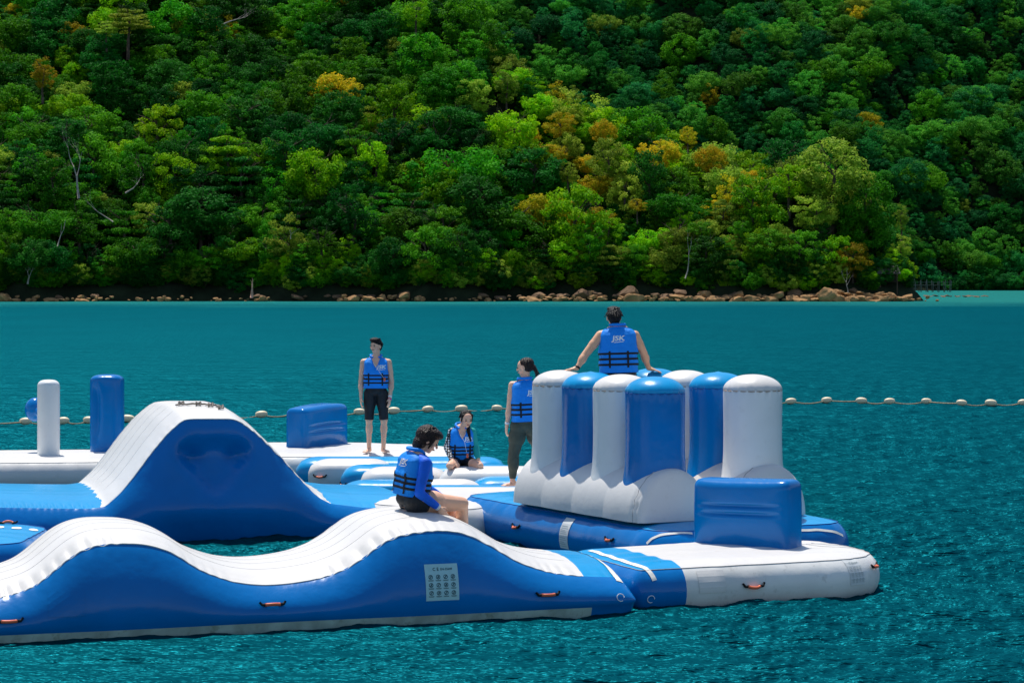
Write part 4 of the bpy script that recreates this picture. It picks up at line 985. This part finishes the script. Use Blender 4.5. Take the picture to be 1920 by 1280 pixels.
def where(px):
    if px < 260: return 'behind the posts at the left'
    if px < 560: return 'left of the blue block'
    if px < 700: return 'beside the standing man, on his right hand side'
    if px < 800: return 'right of the standing man'
    if px < 1000: return 'behind the two women in the middle'
    if px < 1470: return 'hidden behind the pillars'
    return 'right of the pillars'
for i, ((px, py), p) in enumerate(zip(FL, FP)):
    o = bpy.data.objects.new('rope_float', fm); C.objects.link(o); o.location = (p.x, p.y, .06); o.rotation_euler = (0, random.uniform(-.12, .12), random.uniform(-.2, .2)); s = random.uniform(.82, 1.0); o.scale = (s, s, s)
    lab = f'cream oval float on the rope {where(px)}' + (f', {["first","second","third","fourth","fifth","sixth","seventh","eighth","ninth"][sum(1 for q in FL if 1470<q[0]<px)]} one' if px > 1470 else '')
    tag(o, lab, 'float', 'floats on the rope line')

# ------------------------------------------------------------------ PEOPLE
def sph(c, rad, ax=None):
    """ellipsoid, rad 3 values along axes ax (3 vectors)"""
    bm = bmesh.new(); bmesh.ops.create_uvsphere(bm, u_segments=18, v_segments=12, radius=1); c = Vector(c)
    ax = ax or (Vector((1, 0, 0)), Vector((0, 1, 0)), Vector((0, 0, 1)))
    rad = rad if hasattr(rad, '__len__') else (rad,) * 3
    V = [c + ax[0] * v.co.x * rad[0] + ax[1] * v.co.y * rad[1] + ax[2] * v.co.z * rad[2] for v in bm.verts]; Fs = [tuple(q.index for q in f.verts) for f in bm.faces]; bm.free(); return V, Fs
def cap(a, ra, b, rb):
    a = Vector(a); b = Vector(b); L = (b - a).length; n = max(2, int(L / .04)); t = (b - a).normalized()
    pts = [a - t * ra * .95, a - t * ra * .7, a - t * ra * .35] + [a.lerp(b, i / n) for i in range(n + 1)] + [b + t * rb * .35, b + t * rb * .7, b + t * rb * .95]
    rr = [ra * .3, ra * .72, ra * .94] + [ra + (rb - ra) * i / n for i in range(n + 1)] + [rb * .94, rb * .72, rb * .3]
    return tube_mesh(pts, rr, 12)
def blob(name, parts, m, parent, vox=.007, smooth=6, noise=0, dec=None):
    V, Fs = join(parts); me = bpy.data.meshes.new('tmp'); me.from_pydata(V, [], Fs); o = bpy.data.objects.new('tmp', me); C.objects.link(o)
    # orient consistently
    bm = bmesh.new(); bm.from_mesh(me); bmesh.ops.recalc_face_normals(bm, faces=bm.faces); bm.to_mesh(me); bm.free()
    md = o.modifiers.new('r', 'REMESH'); md.mode = 'VOXEL'; md.voxel_size = vox
    sm = o.modifiers.new('s', 'SMOOTH'); sm.factor = .5; sm.iterations = smooth
    dg = bpy.context.evaluated_depsgraph_get(); dg.update(); me2 = bpy.data.meshes.new_from_object(o.evaluated_get(dg)); bpy.data.objects.remove(o)
    off = parent_world(parent); me2.transform(Matrix.Translation(-off)); me2.name = name; me2.materials.clear(); me2.materials.append(m); me2.polygons.foreach_set('use_smooth', [True] * len(me2.polygons))
    q = bpy.data.objects.new(name, me2); C.objects.link(q); q.parent = parent; return q
def hand(wr, dirv, nrm, side, curl=.5, k=1.):
    """palm + five fingers. side: direction of the thumb"""
    d = Vector(dirv).normalized(); n = Vector(nrm).normalized(); n = (n - d * n.dot(d)).normalized(); s = d.cross(n); s = s if s.dot(Vector(side)) > 0 else -s
    wr = Vector(wr); P = [cap(wr, .024 * k, wr + d * .03, .026 * k), sph(wr + d * .055 * k, (.045 * k, .016 * k, .040 * k), (d, n, s))]
    for i, (o, L) in enumerate(((.030, .070), (.010, .078), (-.011, .072), (-.030, .056))):
        b = wr + d * .085 * k + s * o * k; d1 = (d - n * curl * .5).normalized(); d2 = (d - n * curl * 1.3).normalized()
        m_ = b + d1 * L * .5 * k; P.append(cap(b - d * .02, .0095 * k, m_, .009 * k)); P.append(cap(m_, .009 * k, m_ + d2 * L * .5 * k, .0075 * k))
    tb = wr + d * .025 * k + s * .03 * k; t1 = tb + (d * .6 + s * .6 - n * .2).normalized() * .04 * k; P.append(cap(tb, .013 * k, t1, .0105 * k)); P.append(cap(t1, .0105 * k, t1 + (d * .9 + s * .2 - n * .3).normalized() * .032 * k, .0085 * k))
    return P
def limb(a, ra, b, rb, bulge=None):
    P = [cap(a, ra, b, rb)]
    if bulge:
        t, off, r, ln = bulge; a = Vector(a); b = Vector(b); d = (b - a).normalized(); c = a.lerp(b, t) + Vector(off); x = d.orthogonal().normalized(); P.append(sph(c, (ln, r, r), (d, x, d.cross(x))))
    return P
def person(label, J, fwd, headf, skin, hair, build=1., female=False, hairstyle='short', legs_skin_from='knee', vestlogo=None, shortm=SHORT, sleeve=None, leggings=False, curl=(.5, .5), handn=None, handd=None, shoulder_w=None, cuff=True, vest_open=False, straps=True, orange=False, collar=True):
    """J: joints sL,sR,eL,eR,wL,wR,hL,hR,kL,kR,aL,aR (ankle), pelvis, chest, head. Left = image side a, not anatomical"""
    base = J['base']; t = thing('person', label, 'person', base); P = []
    pel, che, hd = J['pelvis'], J['chest'], J['head']; up = (che - pel).normalized(); f = Vector(fwd).normalized(); f = (f - up * f.dot(up)).normalized(); sd = f.cross(up).normalized()
    bw = .165 * build if not female else .15 * build; bd = .105 * build; hipw = .155 * build
    ax = (sd, f, up)
    for k in range(8):
        s = k / 7; c = pel.lerp(che, s * 1.0); wx = np.interp(s, [0, .35, .8, 1], [hipw, bw * .82, bw * 1.05, bw * .85]); dx = np.interp(s, [0, .35, .8, 1], [bd * 1.05, bd * .9, bd * 1.1, bd * .75]); P.append(sph(c, (wx, dx, .09), ax))
    hf = Vector(headf).normalized(); hup = (Vector((0, 0, 1)) - hf * hf.z).normalized(); hs = hf.cross(hup).normalized(); hx = (hs, hf, hup)
    P.append(cap(che + up * .03, .062 * build, hd - hup * .03 - hf * .02, .05 * build))
    # head
    P.append(sph(hd + hup * .025, (.074, .092, .085), hx)); P.append(sph(hd - hup * .045 + hf * .02, (.055, .062, .062), hx)); P.append(sph(hd - hup * .085 + hf * .055, (.026, .022, .02), hx))
    P.append(cap(hd + hf * .088 + hup * .01, .009, hd + hf * .104 - hup * .022, .013)); P.append(sph(hd + hf * .078 + hup * .022, (.045, .012, .010), hx)); P.append(sph(hd + hf * .083 - hup * .052, (.022, .01, .011), hx))
    for s in (-1, 1): P.append(sph(hd + hs * .076 * s - hup * .005 - hf * .005, (.012, .02, .032), hx)); P.append(sph(hd + hs * .045 * s + hf * .058 - hup * .02, (.02, .02, .02), hx))
    tk = J.get('thick', 1.)
    armP = {}
    for s in 'LR':
        sh, el, wr = J['s' + s], J['e' + s], J['w' + s]
        P.append(cap(che.lerp(sh, .45), .06 * build, sh, .054 * build))
        A = limb(sh, .057 * build, el, .042 * build, (.45, (0, 0, 0), .053 * build, .10)) + limb(el, .043 * build, wr, .027 * build, (.3, (0, 0, 0), .046 * build, .09)); P += A
        armP[s] = (sh, el, wr)
        dv = handd[s] if handd else (wr - el); nn = handn[s] if handn else (sd * (1 if (sh - che).dot(sd) > 0 else -1)); P += hand(wr, dv, nn, f if abs(Vector(dv).normalized().dot(f)) < .8 else Vector((0, 0, 1)), curl[0], .98)
        hp, kn, an = J['h' + s], J['k' + s], J['a' + s]
        P.append(sph(hp, .095 * build * tk)); P += limb(hp, .088 * build * tk, kn, .058 * build * (.4 + .6 * tk), (.35, (0, 0, 0), .088 * build * tk, .14)); sh_d = (an - kn).normalized(); back = (-f if J.get('stand', True) else sh_d.cross(sd)).normalized()
        P += limb(kn, .053 * build * (.4 + .6 * tk), an, .034 * build, (.3, tuple(back * .015), .056 * build * (.4 + .6 * tk), .12)); P.append(sph(kn, .055 * build * (.4 + .6 * tk)))
        ft = J['f' + s]; fd = (ft - an); fd.z = 0; fd = fd.normalized(); zf = an.z - .045; h0 = Vector((an.x, an.y, zf)) - fd * .03
        P.append(cap(an, .035, h0, .032)); P.append(cap(h0, .03, Vector((ft.x, ft.y, zf)) - Vector((0, 0, .008)), .022)); lat = fd.cross(Vector((0, 0, 1)))
        P.append(sph(Vector((ft.x, ft.y, zf - .006)), (.04, .05, .02), (lat, fd, Vector((0, 0, 1)))))
        for q in range(5): tp = Vector((ft.x, ft.y, zf - .014)) + lat * (-.032 + .016 * q) + fd * .045; P.append(cap(tp - fd * .02, .009, tp + fd * .014, .0085))
    body = blob('body', P, skin, t)
    # clothing
    S = []
    for s in 'LR':
        hp, kn, an = J['h' + s], J['k' + s], J['a' + s]; S.append(sph(hp, .103 * build * tk))
        e = kn.lerp(hp, .06) if not leggings else kn; q = J.get('hem', .06)
        if not leggings: e = kn.lerp(hp, q); rr = .056 + (.088 - .056) * q; S += [tube_mesh([hp, hp.lerp(e, .35), hp.lerp(e, .7), e], [.099 * build * tk, .102 * build * tk, (rr + .02) * build, (rr + .016) * build], 14)]
        else:
            S.append(sph(kn.lerp(an, .3) - f * .015, (.068 * build * (.4 + .6 * tk),) * 2 + (.13,)))
            S += limb(hp, .097 * build * tk, kn, .076 * build, (.35, (0, 0, 0), .097 * build * tk, .15)); S.append(sph(kn, .075 * build)); ae = kn.lerp(an, .93); S += [tube_mesh([kn, kn.lerp(ae, .3), kn.lerp(ae, .65), ae], [.073 * build, .080 * build, .062 * build, .045 * build], 14)]
    for k in range(4): c = pel.lerp(che, k / 3 * .35); S.append(sph(c, (hipw * 1.08, bd * 1.2, .085), ax))
    blob('leggings' if leggings else 'swim_shorts', S, shortm, t, .008, 3)
    if sleeve:
        for s in 'LR':
            if sleeve.get(s):
                nm, m_ = sleeve[s]; sh, el, wr = armP[s]; e = el.lerp(wr, .93); blob(nm, [cap(che.lerp(sh, .4), .066 * build, sh, .062 * build)] + limb(sh, .061 * build, el, .048 * build, (.45, (0, 0, 0), .055 * build, .09)) + [tube_mesh([el.lerp(sh, .1), el, el.lerp(e, .5), e], [.047, .048, .043, .034], 14)], m_, t, .007, 3)
    # vest as a loft of rounded sections
    n = 64; secs = []; H = (che - pel).length; lo, hi = J.get('lo', .10), 1.0
    vw = shoulder_w or .2 * build; V = []; M = 34
    for j in range(M + 1):
        s = j / M; tt = lo + (1.14 - lo) * s; c = pel + up * (H * tt) + f * (.012 * math.sin(s * 3))
        wx = np.interp(s, [0, .15, .45, .7, .86, .95, 1], [vw * .95, vw * .97, vw * .96, vw * .93, vw * .90, vw * .84, vw * .66]); dx = np.interp(s, [0, .15, .5, .8, .93, 1], [.135, .145, .152, .135, .10, .062]) * build
        seg = 1 + .03 * math.cos(s * math.pi * 2 * 4.3) * (s < .52) + .012 * math.sin(s * 17)
        for k in range(n):
            a = 2 * math.pi * k / n; cx = math.copysign(abs(math.cos(a)) ** .62, math.cos(a)); cy = math.copysign(abs(math.sin(a)) ** .62, math.sin(a))
            x = cx * wx * seg; y = cy * dx * seg; z = 0
            if s > .55 and cy > .3: z -= .14 * max(0, 1 - abs(x) / .075) * (s - .55) / .45; y -= .05 * max(0, 1 - abs(x) / .07) * (s - .55) / .45
            if s > .8: z -= .05 * (s - .8) / .2 * (abs(x) / vw) ** 2
            y *= 1 - .06 * math.exp(-(x / .012) ** 2)
            V.append(c + sd * x + f * y + up * z)
    Fs = [tuple(int(q) for q in ff) for ff in grid_faces(M + 1, n, False, True)] + [tuple(range(n))[::-1], tuple(M * n + k for k in range(n))]
    vest = obj('life_vest', V, Fs, VEST, t); vb = bvh_of([vest])
    # collar ring
    if collar:
        cc = pel + up * H * 1.12; tubeV = [cc + sd * math.cos(a) * .085 + f * (math.sin(a) * .075) + up * (.03 - .04 * max(0, math.sin(a))) for a in np.linspace(math.radians(120), math.radians(420), 20)]
        v_, f_ = tube_mesh(tubeV, .017, 8); col_ = bpy.data.objects.new('collar', newmesh('collar', np.array(v_) - np.array(parent_world(vest)), f_, VEST)); C.objects.link(col_); col_.parent = vest
    def sub(nm, v_, f_, m_, smooth=True):
        o = bpy.data.objects.new(nm, newmesh(nm, np.array([tuple(q) for q in v_]) - np.array(parent_world(vest)), f_, m_, smooth)); C.objects.link(o); o.parent = vest; return o
    for hgt in (.17, .285, .40):
        j0 = hgt * M; BV = []
        for dz, oo in ((-.012, 1.02), (-.009, 1.035), (.009, 1.035), (.012, 1.02)):
            s = hgt; j = int(round(j0)); ringc = sum((V[j * n + k] for k in range(n)), Vector()) / n
            for k in range(n): q = V[j * n + k]; BV.append(ringc + (q - ringc) * oo + up * dz)
        sub('belt', BV, [tuple(int(q) for q in ff) for ff in grid_faces(4, n, False, True)], BLACK)
    for sx in (-.105, .105):
        for sy in (-1, 1):
            pc = pel + up * (H * (lo + (1.14 - lo) * .285)) + sd * sx
            shp = rect_shape(-.011, -.095, .011, .095, 1, 8); Vp = []
            for q in shp[0]:
                p_ = pc + sd * q[0] + up * q[1]; h = vb.ray_cast(p_ + f * sy * .5, -f * sy, 1.); Vp.append((h[0] if h[0] else p_) + f * sy * .009)
            sub('strap', Vp, shp[1], BLACK)
    # logo
    for (side_sgn, ox, oy, size) in (vestlogo or []):
        tv, tf = text_shape('JSK', size, .12, size * .035); tv = [(a[0] * 1.3, a[1], 0) for a in tv]; sv_, sf_ = rect_shape(-size * .65, -size * .58, size * .75, -size * .48, 4, 1); sv_ = [(a[0], a[1] + a[0] * .08, 0) for a in sv_]
        v2, f2 = join([(tv, tf), (sv_, sf_)]); ff = f * side_sgn; rt = sd * side_sgn * -1; rt = up.cross(ff) if True else rt
        Vp = []; last = None
        org = pel + up * H * oy + rt * ox
        for q in v2:
            p_ = org + rt * q[0] + up * q[1]; h = vb.ray_cast(p_ + ff * .5, -ff, 1.); Vp.append((h[0] if h[0] else p_) + ff * .006)
        sub('logo', Vp, f2, PRINTW, False)
    if orange:
        Vp = []; shp = rect_shape(-.04, -.15, .04, .13, 5, 8)
        rt = sd
        for q in shp[0]:
            wq = q[0] * (1 - (abs(q[1] + .01) / .15) ** 1.5 * .8) ; p_ = pel + up * (H * .42 + q[1]) + f * (.01 + wq); h = vb.ray_cast(p_ + rt * .5, -rt, 1.); Vp.append((h[0] if h[0] else p_) + rt * .005)
        sub('side_panel', Vp, shp[1], VESTR)
    # face details
    for s in (-1, 1):
        v_, f_ = sph(hd + hs * .032 * s + hf * .086 + hup * .004, (.013, .007, .0055), hx); obj('eye', v_, f_, HAIR, t)
        v_, f_ = sph(hd + hs * .033 * s + hf * .087 + hup * .026, (.019, .006, .0035), hx); obj('eyebrow', v_, f_, HAIR, t)
    v_, f_ = sph(hd + hf * .092 - hup * .052, (.021, .007, .006), hx); obj('lips', v_, f_, LIPS, t)
    # hair
    Hh = [sph(hd + hup * .05 - hf * (.012 if hairstyle in ('short', 'bob') else .03), (.083, .096, .076), hx), sph(hd + hup * .02 - hf * .04, (.080, .072, .085), hx)]
    rd = random.Random(len(label))
    if hairstyle == 'short':
        Hh.append(sph(hd + hup * .10 + hf * .03, (.076, .08, .038), hx)); Hh.append(sph(hd + hup * .02 - hf * .05, (.084, .07, .08), hx))
        for k in range(26):
            a = rd.uniform(0, 6.28); q = hd + hup * (.085 + rd.uniform(0, .02)) + hs * math.cos(a) * .055 + hf * math.sin(a) * .065; Hh.append(cap(q, .012, q + (hup * .6 + hs * math.cos(a) * .5 + hf * (math.sin(a) * .6 + .2)) * .032, .005))
        Hh.append(sph(hd - hup * .03 - hf * .065, (.062, .03, .05), hx))
    elif hairstyle == 'bob':
        Hh += [sph(hd + hup * .03 - hf * .035, (.102, .105, .098), hx), sph(hd - hup * .05 - hf * .055, (.095, .068, .075), hx), sph(hd - hup * .085 - hf * .06, (.08, .055, .05), hx), sph(hd + hup * .085 + hf * .02, (.085, .09, .045), hx)]
        for s in (-1, 1): Hh.append(cap(hd + hs * .078 * s + hup * .03 + hf * .035, .018, hd + hs * .074 * s - hup * .06 + hf * .03, .008))
    elif hairstyle == 'pony':
        Hh += [sph(hd + hup * .0 - hf * .085, (.05, .04, .05), hx), cap(hd - hf * .115 + hup * .0, .03, hd - hf * .15 - hup * .08, .024), cap(hd - hf * .15 - hup * .08, .026, hd - hf * .135 - hup * .15, .008), cap(hd - hf * .15 - hup * .06, .01, hd - hf * .19 - hup * .11, .004)]
    elif hairstyle == 'tail':
        Hh += [sph(hd - hf * .075 - hup * .02, (.06, .04, .06), hx)]
        sh_ = J['sR']; Hh += [cap(hd + hs * -.05 - hf * .05 - hup * .05, .03, che.lerp(sh_, .55) + f * .1 + up * .02, .026), cap(che.lerp(sh_, .55) + f * .1 + up * .02, .026, che.lerp(sh_, .75) + f * .14 - up * .1, .01)]
        for s in (-1, 1): Hh.append(cap(hd + hs * .07 * s + hup * .07 + hf * .03, .016, hd + hs * .078 * s - hup * .03 + hf * .02, .008))
    for k in range(46):
        a = rd.uniform(0, 6.28); el = rd.uniform(.1, 1.3); o = hs * math.cos(a) * math.cos(el) + hf * (math.sin(a) * math.cos(el)) + hup * math.sin(el)
        if o.dot(hf) > .55 and o.dot(hup) < .6: continue
        R_ = .092 if hairstyle != 'bob' else .108; q = hd + hup * .035 - hf * .02 + o * R_ * .93
        tl = (-hup * (.5 if hairstyle == 'short' else .9) + (o - hup * o.dot(hup)) * .35 - hf * .15 + hs * rd.uniform(-.2, .2)).normalized(); q2 = q + tl * rd.uniform(.03, .06)
        Hh.append(cap(q, .009, q2, .0035))
    blob('hair', Hh, hair, t, .0055, 1)
    return t, armP, f, up, sd
def band(t, p, d, r, m, name='wristband'):
    d = Vector(d).normalized(); x = d.orthogonal().normalized(); y = d.cross(x)
    v, f = tube_mesh([p - d * .012, p - d * .011, p + d * .011, p + d * .012], [r * .9, r, r, r * .9], 16); obj(name, v, f, m, t)

# standing man, facing the camera
D = 36.8
def jp(px, py, d): return W(px, py, d=d)
J = dict(base=jp(705, 848, D), pelvis=jp(705, 733, D), chest=jp(705, 676, D), head=jp(705, 649, D),
         sL=jp(682, 679, D), eL=jp(677, 716, D + .03), wL=jp(677, 746, D - .04), sR=jp(728, 679, D), eR=jp(734, 716, D + .03), wR=jp(731, 746, D - .06),
         hL=jp(694, 738, D), kL=jp(692, 788, D - .03), aL=jp(692, 838, D + .03), fL=jp(686, 846, D - .13), hR=jp(716, 738, D), kR=jp(720, 788, D - .03), aR=jp(719, 838, D + .03), fR=jp(725, 846, D - .13), hem=.02)
hn = {'L': Vector((-1, -.3, 0)), 'R': Vector((1, -.3, 0))}
t, ar, f_, u_, s_ = person('man in black knee shorts and blue life vest standing barefoot on the back platform', J, (0, -1, 0), (-.55, -.83, -.05), SKIN, HAIR, .98, vestlogo=[(1, .09, .80, .075)], handn=hn, shoulder_w=.195)
band(t, J['wR'].lerp(J['eR'], .1), J['wR'] - J['eR'], .031, PRINTW); band(t, J['wR'].lerp(J['eR'], -.08), J['wR'] - J['eR'], .030, PINK)
wh = tube('whistle_cord', [J['chest'] + Vector((-.03, -.14, -.03)), J['chest'] + Vector((.04, -.17, -.13)), J['chest'] + Vector((.12, -.17, -.25))], .003, PRINTW, t, 5)
v, f = box_mesh(J['chest'] + Vector((.14, -.17, -.28)), (.03, .02, .06)); obj('whistle', v, f, ORANGE, t)

# standing woman seen from behind
D = 29.95
J = dict(thick=1.22, base=jp(965, 912, D), pelvis=jp(987, 797, D), chest=jp(984, 722, D), head=jp(984, 689, D),
         sL=jp(961, 722, D), eL=jp(955, 765, D), wL=jp(951, 795, D), sR=jp(1012, 724, D + .05), eR=jp(1020, 765, D), wR=jp(1019, 797, D - .05),
         hL=jp(973, 800, D), kL=jp(963, 852, D - .02), aL=jp(961, 900, D), fL=jp(950, 907, D - .05), hR=jp(998, 800, D + .02), kR=jp(1013, 848, D + .2), aR=jp(1024, 893, D + .5), fR=jp(1032, 897, D + .62))
t, *_ = person('woman in olive leggings and blue life vest standing with her back turned', J, (-.3, .95, 0), (-.93, .32, -.12), SKIN, HAIR2, .93, True, 'pony', vestlogo=[(-1, .06, .82, .074)], shortm=LEGG, leggings=True, shoulder_w=.185)
band(t, J['wL'].lerp(J['eL'], .06), J['wL'] - J['eL'], .030, PRINTW); band(t, J['kR'].lerp(J['hR'], .05), J['kR'] - J['hR'], .066, BLACK, 'knee_band')

# man on the pillars, seen from behind
D = 27.65
J = dict(lo=-.08, base=jp(1158, 704, D), pelvis=jp(1160, 693, D), chest=jp(1158, 622, D + .02), head=jp(1151, 596, D + .05),
         sL=jp(1126, 629, D), eL=jp(1097, 665, D - .08), wL=jp(1082, 690, D - .15), sR=jp(1190, 629, D + .02), eR=jp(1207, 662, D + .1), wR=jp(1216, 690, D + .22),
         hL=jp(1145, 696, D + .05), kL=jp(1138, 700, D + .48), aL=jp(1138, 768, D + .62), fL=jp(1138, 775, D + .75), hR=jp(1175, 696, D + .05), kR=jp(1182, 700, D + .48), aR=jp(1182, 768, D + .62), fR=jp(1182, 775, D + .75), stand=False, hem=.3)
hd_ = {'L': Vector((-1, -.2, -.14)), 'R': Vector((.9, -.1, -.25))}; hn = {'L': Vector((0, 0, 1)), 'R': Vector((0, 0, 1))}
t, *_ = person('man in blue life vest sitting on top of the pillars, back turned, arms spread', J, (.0, 1, 0), (-.1, 1, 0), SKIN2, HAIR, 1.06, vestlogo=[(-1, .0, .82, .078)], handn=hn, handd=hd_, curl=(.15, .15), shoulder_w=.232)
band(t, J['wL'].lerp(J['eL'], .04), J['wL'] - J['eL'], .031, BLACK)

# front woman sitting on the wave
D = 22.0
J = dict(thick=1.3, base=jp(780, 962, D), pelvis=jp(768, 936, D), chest=jp(778, 857, D), head=jp(803, 825, D + .03),
         sR=jp(798, 868, D - .16), eR=jp(786, 924, D - .2), wR=jp(822, 951, D - .10), sL=jp(762, 860, D + .16), eL=jp(800, 915, D + .28), wL=jp(832, 935, D + .3),
         hR=jp(782, 940, D - .08), kR=jp(866, 944, D + .18), aR=jp(872, 1026, D + .5), fR=jp(890, 1034, D + .62), hL=jp(772, 938, D + .12), kL=jp(846, 946, D + .42), aL=jp(850, 1028, D + .7), fL=jp(866, 1036, D + .8), stand=False, hem=.72)
hd_ = {'R': Vector((.5, .1, -.6)), 'L': Vector((1, .2, -.2))}; hn = {'R': Vector((.3, -.8, .4)), 'L': Vector((0, 0, 1))}
t, *_ = person('woman in long sleeved blue top and life vest sitting on the front wave slide', J, (.86, .5, 0), (.83, .1, -.5), SKIN, HAIR2, .95, True, 'bob', vestlogo=[(-1, .02, .88, .072)], sleeve={'L': ('sleeve', RASH), 'R': ('sleeve', RASH)}, handn=hn, handd=hd_, shoulder_w=.19, orange=True)
band(t, J['wR'].lerp(J['eR'], .04), J['wR'] - J['eR'], .033, PRINTW)

# girl sitting at the back
D = 32.9
J = dict(base=jp(864, 884, D), pelvis=jp(865, 862, D + .1), chest=jp(866, 806, D), head=jp(874, 786, D - .04),
         sL=jp(847, 809, D), eL=jp(838, 838, D - .02), wL=jp(847, 862, D - .2), sR=jp(886, 809, D), eR=jp(892, 838, D), wR=jp(897, 862, D - .15),
         hL=jp(855, 866, D + .05), kL=jp(843, 873, D - .36), aL=jp(850, 880, D + .3), fL=jp(852, 881, D + .45), hR=jp(876, 866, D + .05), kR=jp(900, 873, D - .3), aR=jp(882, 880, D + .3), fR=jp(880, 881, D + .45), stand=False, hem=.55)
hd_ = {'L': Vector((.6, -.5, -.4)), 'R': Vector((.2, -.6, -.5))}; hn = {'L': Vector((-.2, -.3, 1)), 'R': Vector((.2, -.3, 1))}
t, *_ = person('girl with one polka dot and one teal sleeve kneeling on the back tubes', J, (.12, -1, 0), (.35, -.85, -.25), SKIN, HAIR, .88, True, 'tail', vestlogo=[(1, .09, .80, .07)], sleeve={'L': ('polka_dot_sleeve', POLKA), 'R': ('teal_sleeve', TEAL)}, handn=hn, handd=hd_, shoulder_w=.175)
wh = tube('whistle_cord', [J['chest'] + Vector((-.02, -.13, -.05)), J['chest'] + Vector((.04, -.15, -.15)), J['chest'] + Vector((.07, -.16, -.3))], .003, PRINTW, t, 5)
v, f = box_mesh(J['chest'] + Vector((.08, -.165, -.34)), (.03, .02, .06)); obj('whistle', v, f, ORANGE, t)
